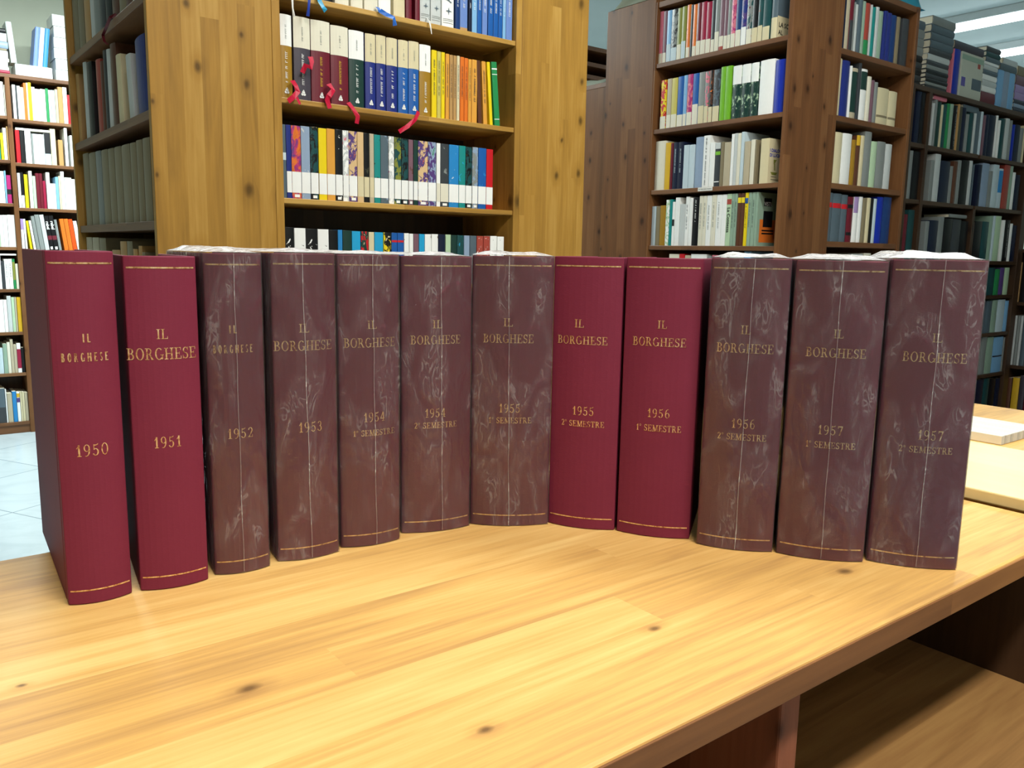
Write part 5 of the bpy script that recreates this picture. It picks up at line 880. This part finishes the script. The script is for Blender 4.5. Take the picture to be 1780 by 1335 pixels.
lying(0.795, 1.005, 1.7288 + 0.2021, 0.013, 6.17, 0.14, 'white', 'white book lying across the books of the second row, far left bookcase', None, 'paperback_book')
lying(0.63, 0.748, 0.938 + 0.212, 0.010, 6.17, 0.14, 'white', 'white book lying across the books of the fifth row, left bay', None, 'paperback_book')
# far right
ZK = 2.055; YK = 2.13
z = ZK
for k, (c, hh, dx) in enumerate((('black', 0.02, 0), ('grey', 0.015, 0), ('black', 0.02, 0.004), ('dark_grey', 0.02, 0), ('black', 0.02, 0.003), ('grey', 0.02, 0), ('dark_grey', 0.022, 0), ('grey_white', 0.03, 0.004), ('dark_grey', 0.03, 0.015), ('slate', 0.036, 0.02), ('slate', 0.036, 0.02), ('slate', 0.036, 0.02), ('grey', 0.04, 0.024))):
    lying(4.165 + dx, 4.385 + dx * 1.5, z, hh - 0.001, YK, 0.20, c, '%s book, %s from the bottom of the tall stack on the dark bookcase' % (WORD[c], (['first'] + ORDT[1:] + ['thirteenth'])[k]), 'tall book stack on the dark bookcase', 'hardcover_book', None)
    z += hh
for k, (c, hh) in enumerate((('black', 0.03), ('dark_grey', 0.03), ('black', 0.03), ('dark_grey', 0.03), ('black', 0.03), ('grey', 0.04), ('grey', 0.04), ('grey', 0.04), ('slate', 0.04))):
    zz = ZK + sum((0.03, 0.03, 0.03, 0.03, 0.03, 0.04, 0.04, 0.04, 0.04)[:k])
    lying(4.03, 4.158, zz, hh - 0.001, YK + 0.02, 0.2, c, '%s book, %s in the stack left of the tall stack' % (WORD[c], (['first'] + ORDT[1:])[k]), 'left book stack on the dark bookcase')
cd = bx('white_card', mat_plain('label_card', lin('E4E4DC'), 0.6), 0, 0.03, 0, 0.003, 0, 0.09, None, (4.03, YK + 0.005, ZK + 0.19), 0)
tag(cd, 'small white card against the grey books on the dark bookcase', 'card')
standing(4.4225, 4.4375, ZK, 0.225, YK, 0.18, 'pink', 'pink slim volume standing beside the tall stack on the dark bookcase', None)
standing(4.439, 4.505, ZK, 0.228, YK, 0.18, 'royal_blue', 'thick blue volume standing beside the pink one on the dark bookcase', None)
bxm = MB(); bxm.box(0, 0.245, 0, 0.16, 0, 0.228)
o = bxm.build('printed_box', mat_plain('printed_card', lin('C4C8B8'), 0.5), None, (4.515, YK, ZK + 0.0004), bevel=0.004); tag(o, 'pale printed box under the maroon volume on the dark bookcase', 'box')
for nm_, x0_, x1_, z0_, z1_, c_ in (('printed_picture', 0.13, 0.235, 0.055, 0.11, 'slate'), ('printed_emblem', 0.012, 0.055, 0.06, 0.105, 'violet'), ('printed_band', 0.0, 0.245, 0.19, 0.215, 'sage'), ('printed_seal', 0.18, 0.21, 0.165, 0.188, 'brick')):
    bx(nm_, mat_plain('print_' + c_, c_, 0.5), x0_, x1_, -0.0006, 0, z0_, z1_, o, bevel=0)
lying(4.43, 4.752, ZK + 0.2295, 0.04, YK, 0.18, 'plum_grey', 'plum volume lying across the blue volume and the printed box', None)
z = ZK
for k, (c, hh) in enumerate((('maroon', 0.066), ('white', 0.03), ('grey_white', 0.03), ('white', 0.028), ('slate', 0.024), ('grey_white', 0.026))):
    lying(4.766, 4.935, z, hh - 0.001, YK, 0.18, c, '%s book, %s in the pile right of the printed box' % (WORD[c], ORDT[k] if k < 5 else 'topmost'), 'pile right of the printed box'); z += hh
lying(4.768, 4.94, z, 0.014, YK, 0.18, 'white', 'slim white book under the dark books, right of the plum volume', None); z += 0.016
for k in range(3): lying(4.785, 4.952, z, 0.024, YK, 0.18, ('slate', 'dark_teal', 'dark_grey')[k], '%s dark book of three stacked above the slim white book' % ('lowest', 'middle', 'topmost')[k], 'three dark books on the pile'); z += 0.026
for k in range(3): standing(4.955 + 0.071 * k, 5.025 + 0.071 * k, ZK, 0.20, YK, 0.18, 'light_blue' if k != 1 else 'grey_blue', ('left', 'middle', 'right')[k] + ' pale blue wrapped binder on the dark bookcase', 'pale blue binders on the dark bookcase')
z = ZK
for k, (c, hh) in enumerate((('navy', 0.03), ('grey_blue', 0.022), ('navy', 0.022), ('lilac', 0.04), ('lilac', 0.04), ('mauve', 0.05))):
    lying(5.175, 5.40, z, hh - 0.001, YK, 0.2, c, '%s book, %s in the stack right of the pale blue binders' % (WORD[c], ORDT[k] if k < 5 else 'topmost'), 'stack right of the pale blue binders'); z += hh
lying(4.96, 5.17, ZK + 0.2015, 0.035, YK, 0.18, 'slate', 'slate book lying across the pale blue binders', None)
lying(4.99, 5.17, ZK + 0.2375, 0.03, YK, 0.18, 'grey_white', 'whitish book topmost on the pale blue binders', None)
lying(5.19, 5.38, z, 0.05, YK, 0.18, 'taupe', 'taupe book topmost above the lilac books', None)
lying(4.24, 4.375, 1.7865 + 0.226, 0.018, 2.118, 0.18, 'pink', 'pink book lying across the top row of the dark bookcase', None)
lying(4.56, 4.735, 1.7865 + 0.208, 0.032, 2.118, 0.18, 'slate', 'thick slate book lying across the top row of the dark bookcase', None)
lying(4.52, 4.72, 1.2252 + 0.2235, 0.018, 2.118, 0.14, 'grey', 'grey book lying across the third row of the dark bookcase', None)
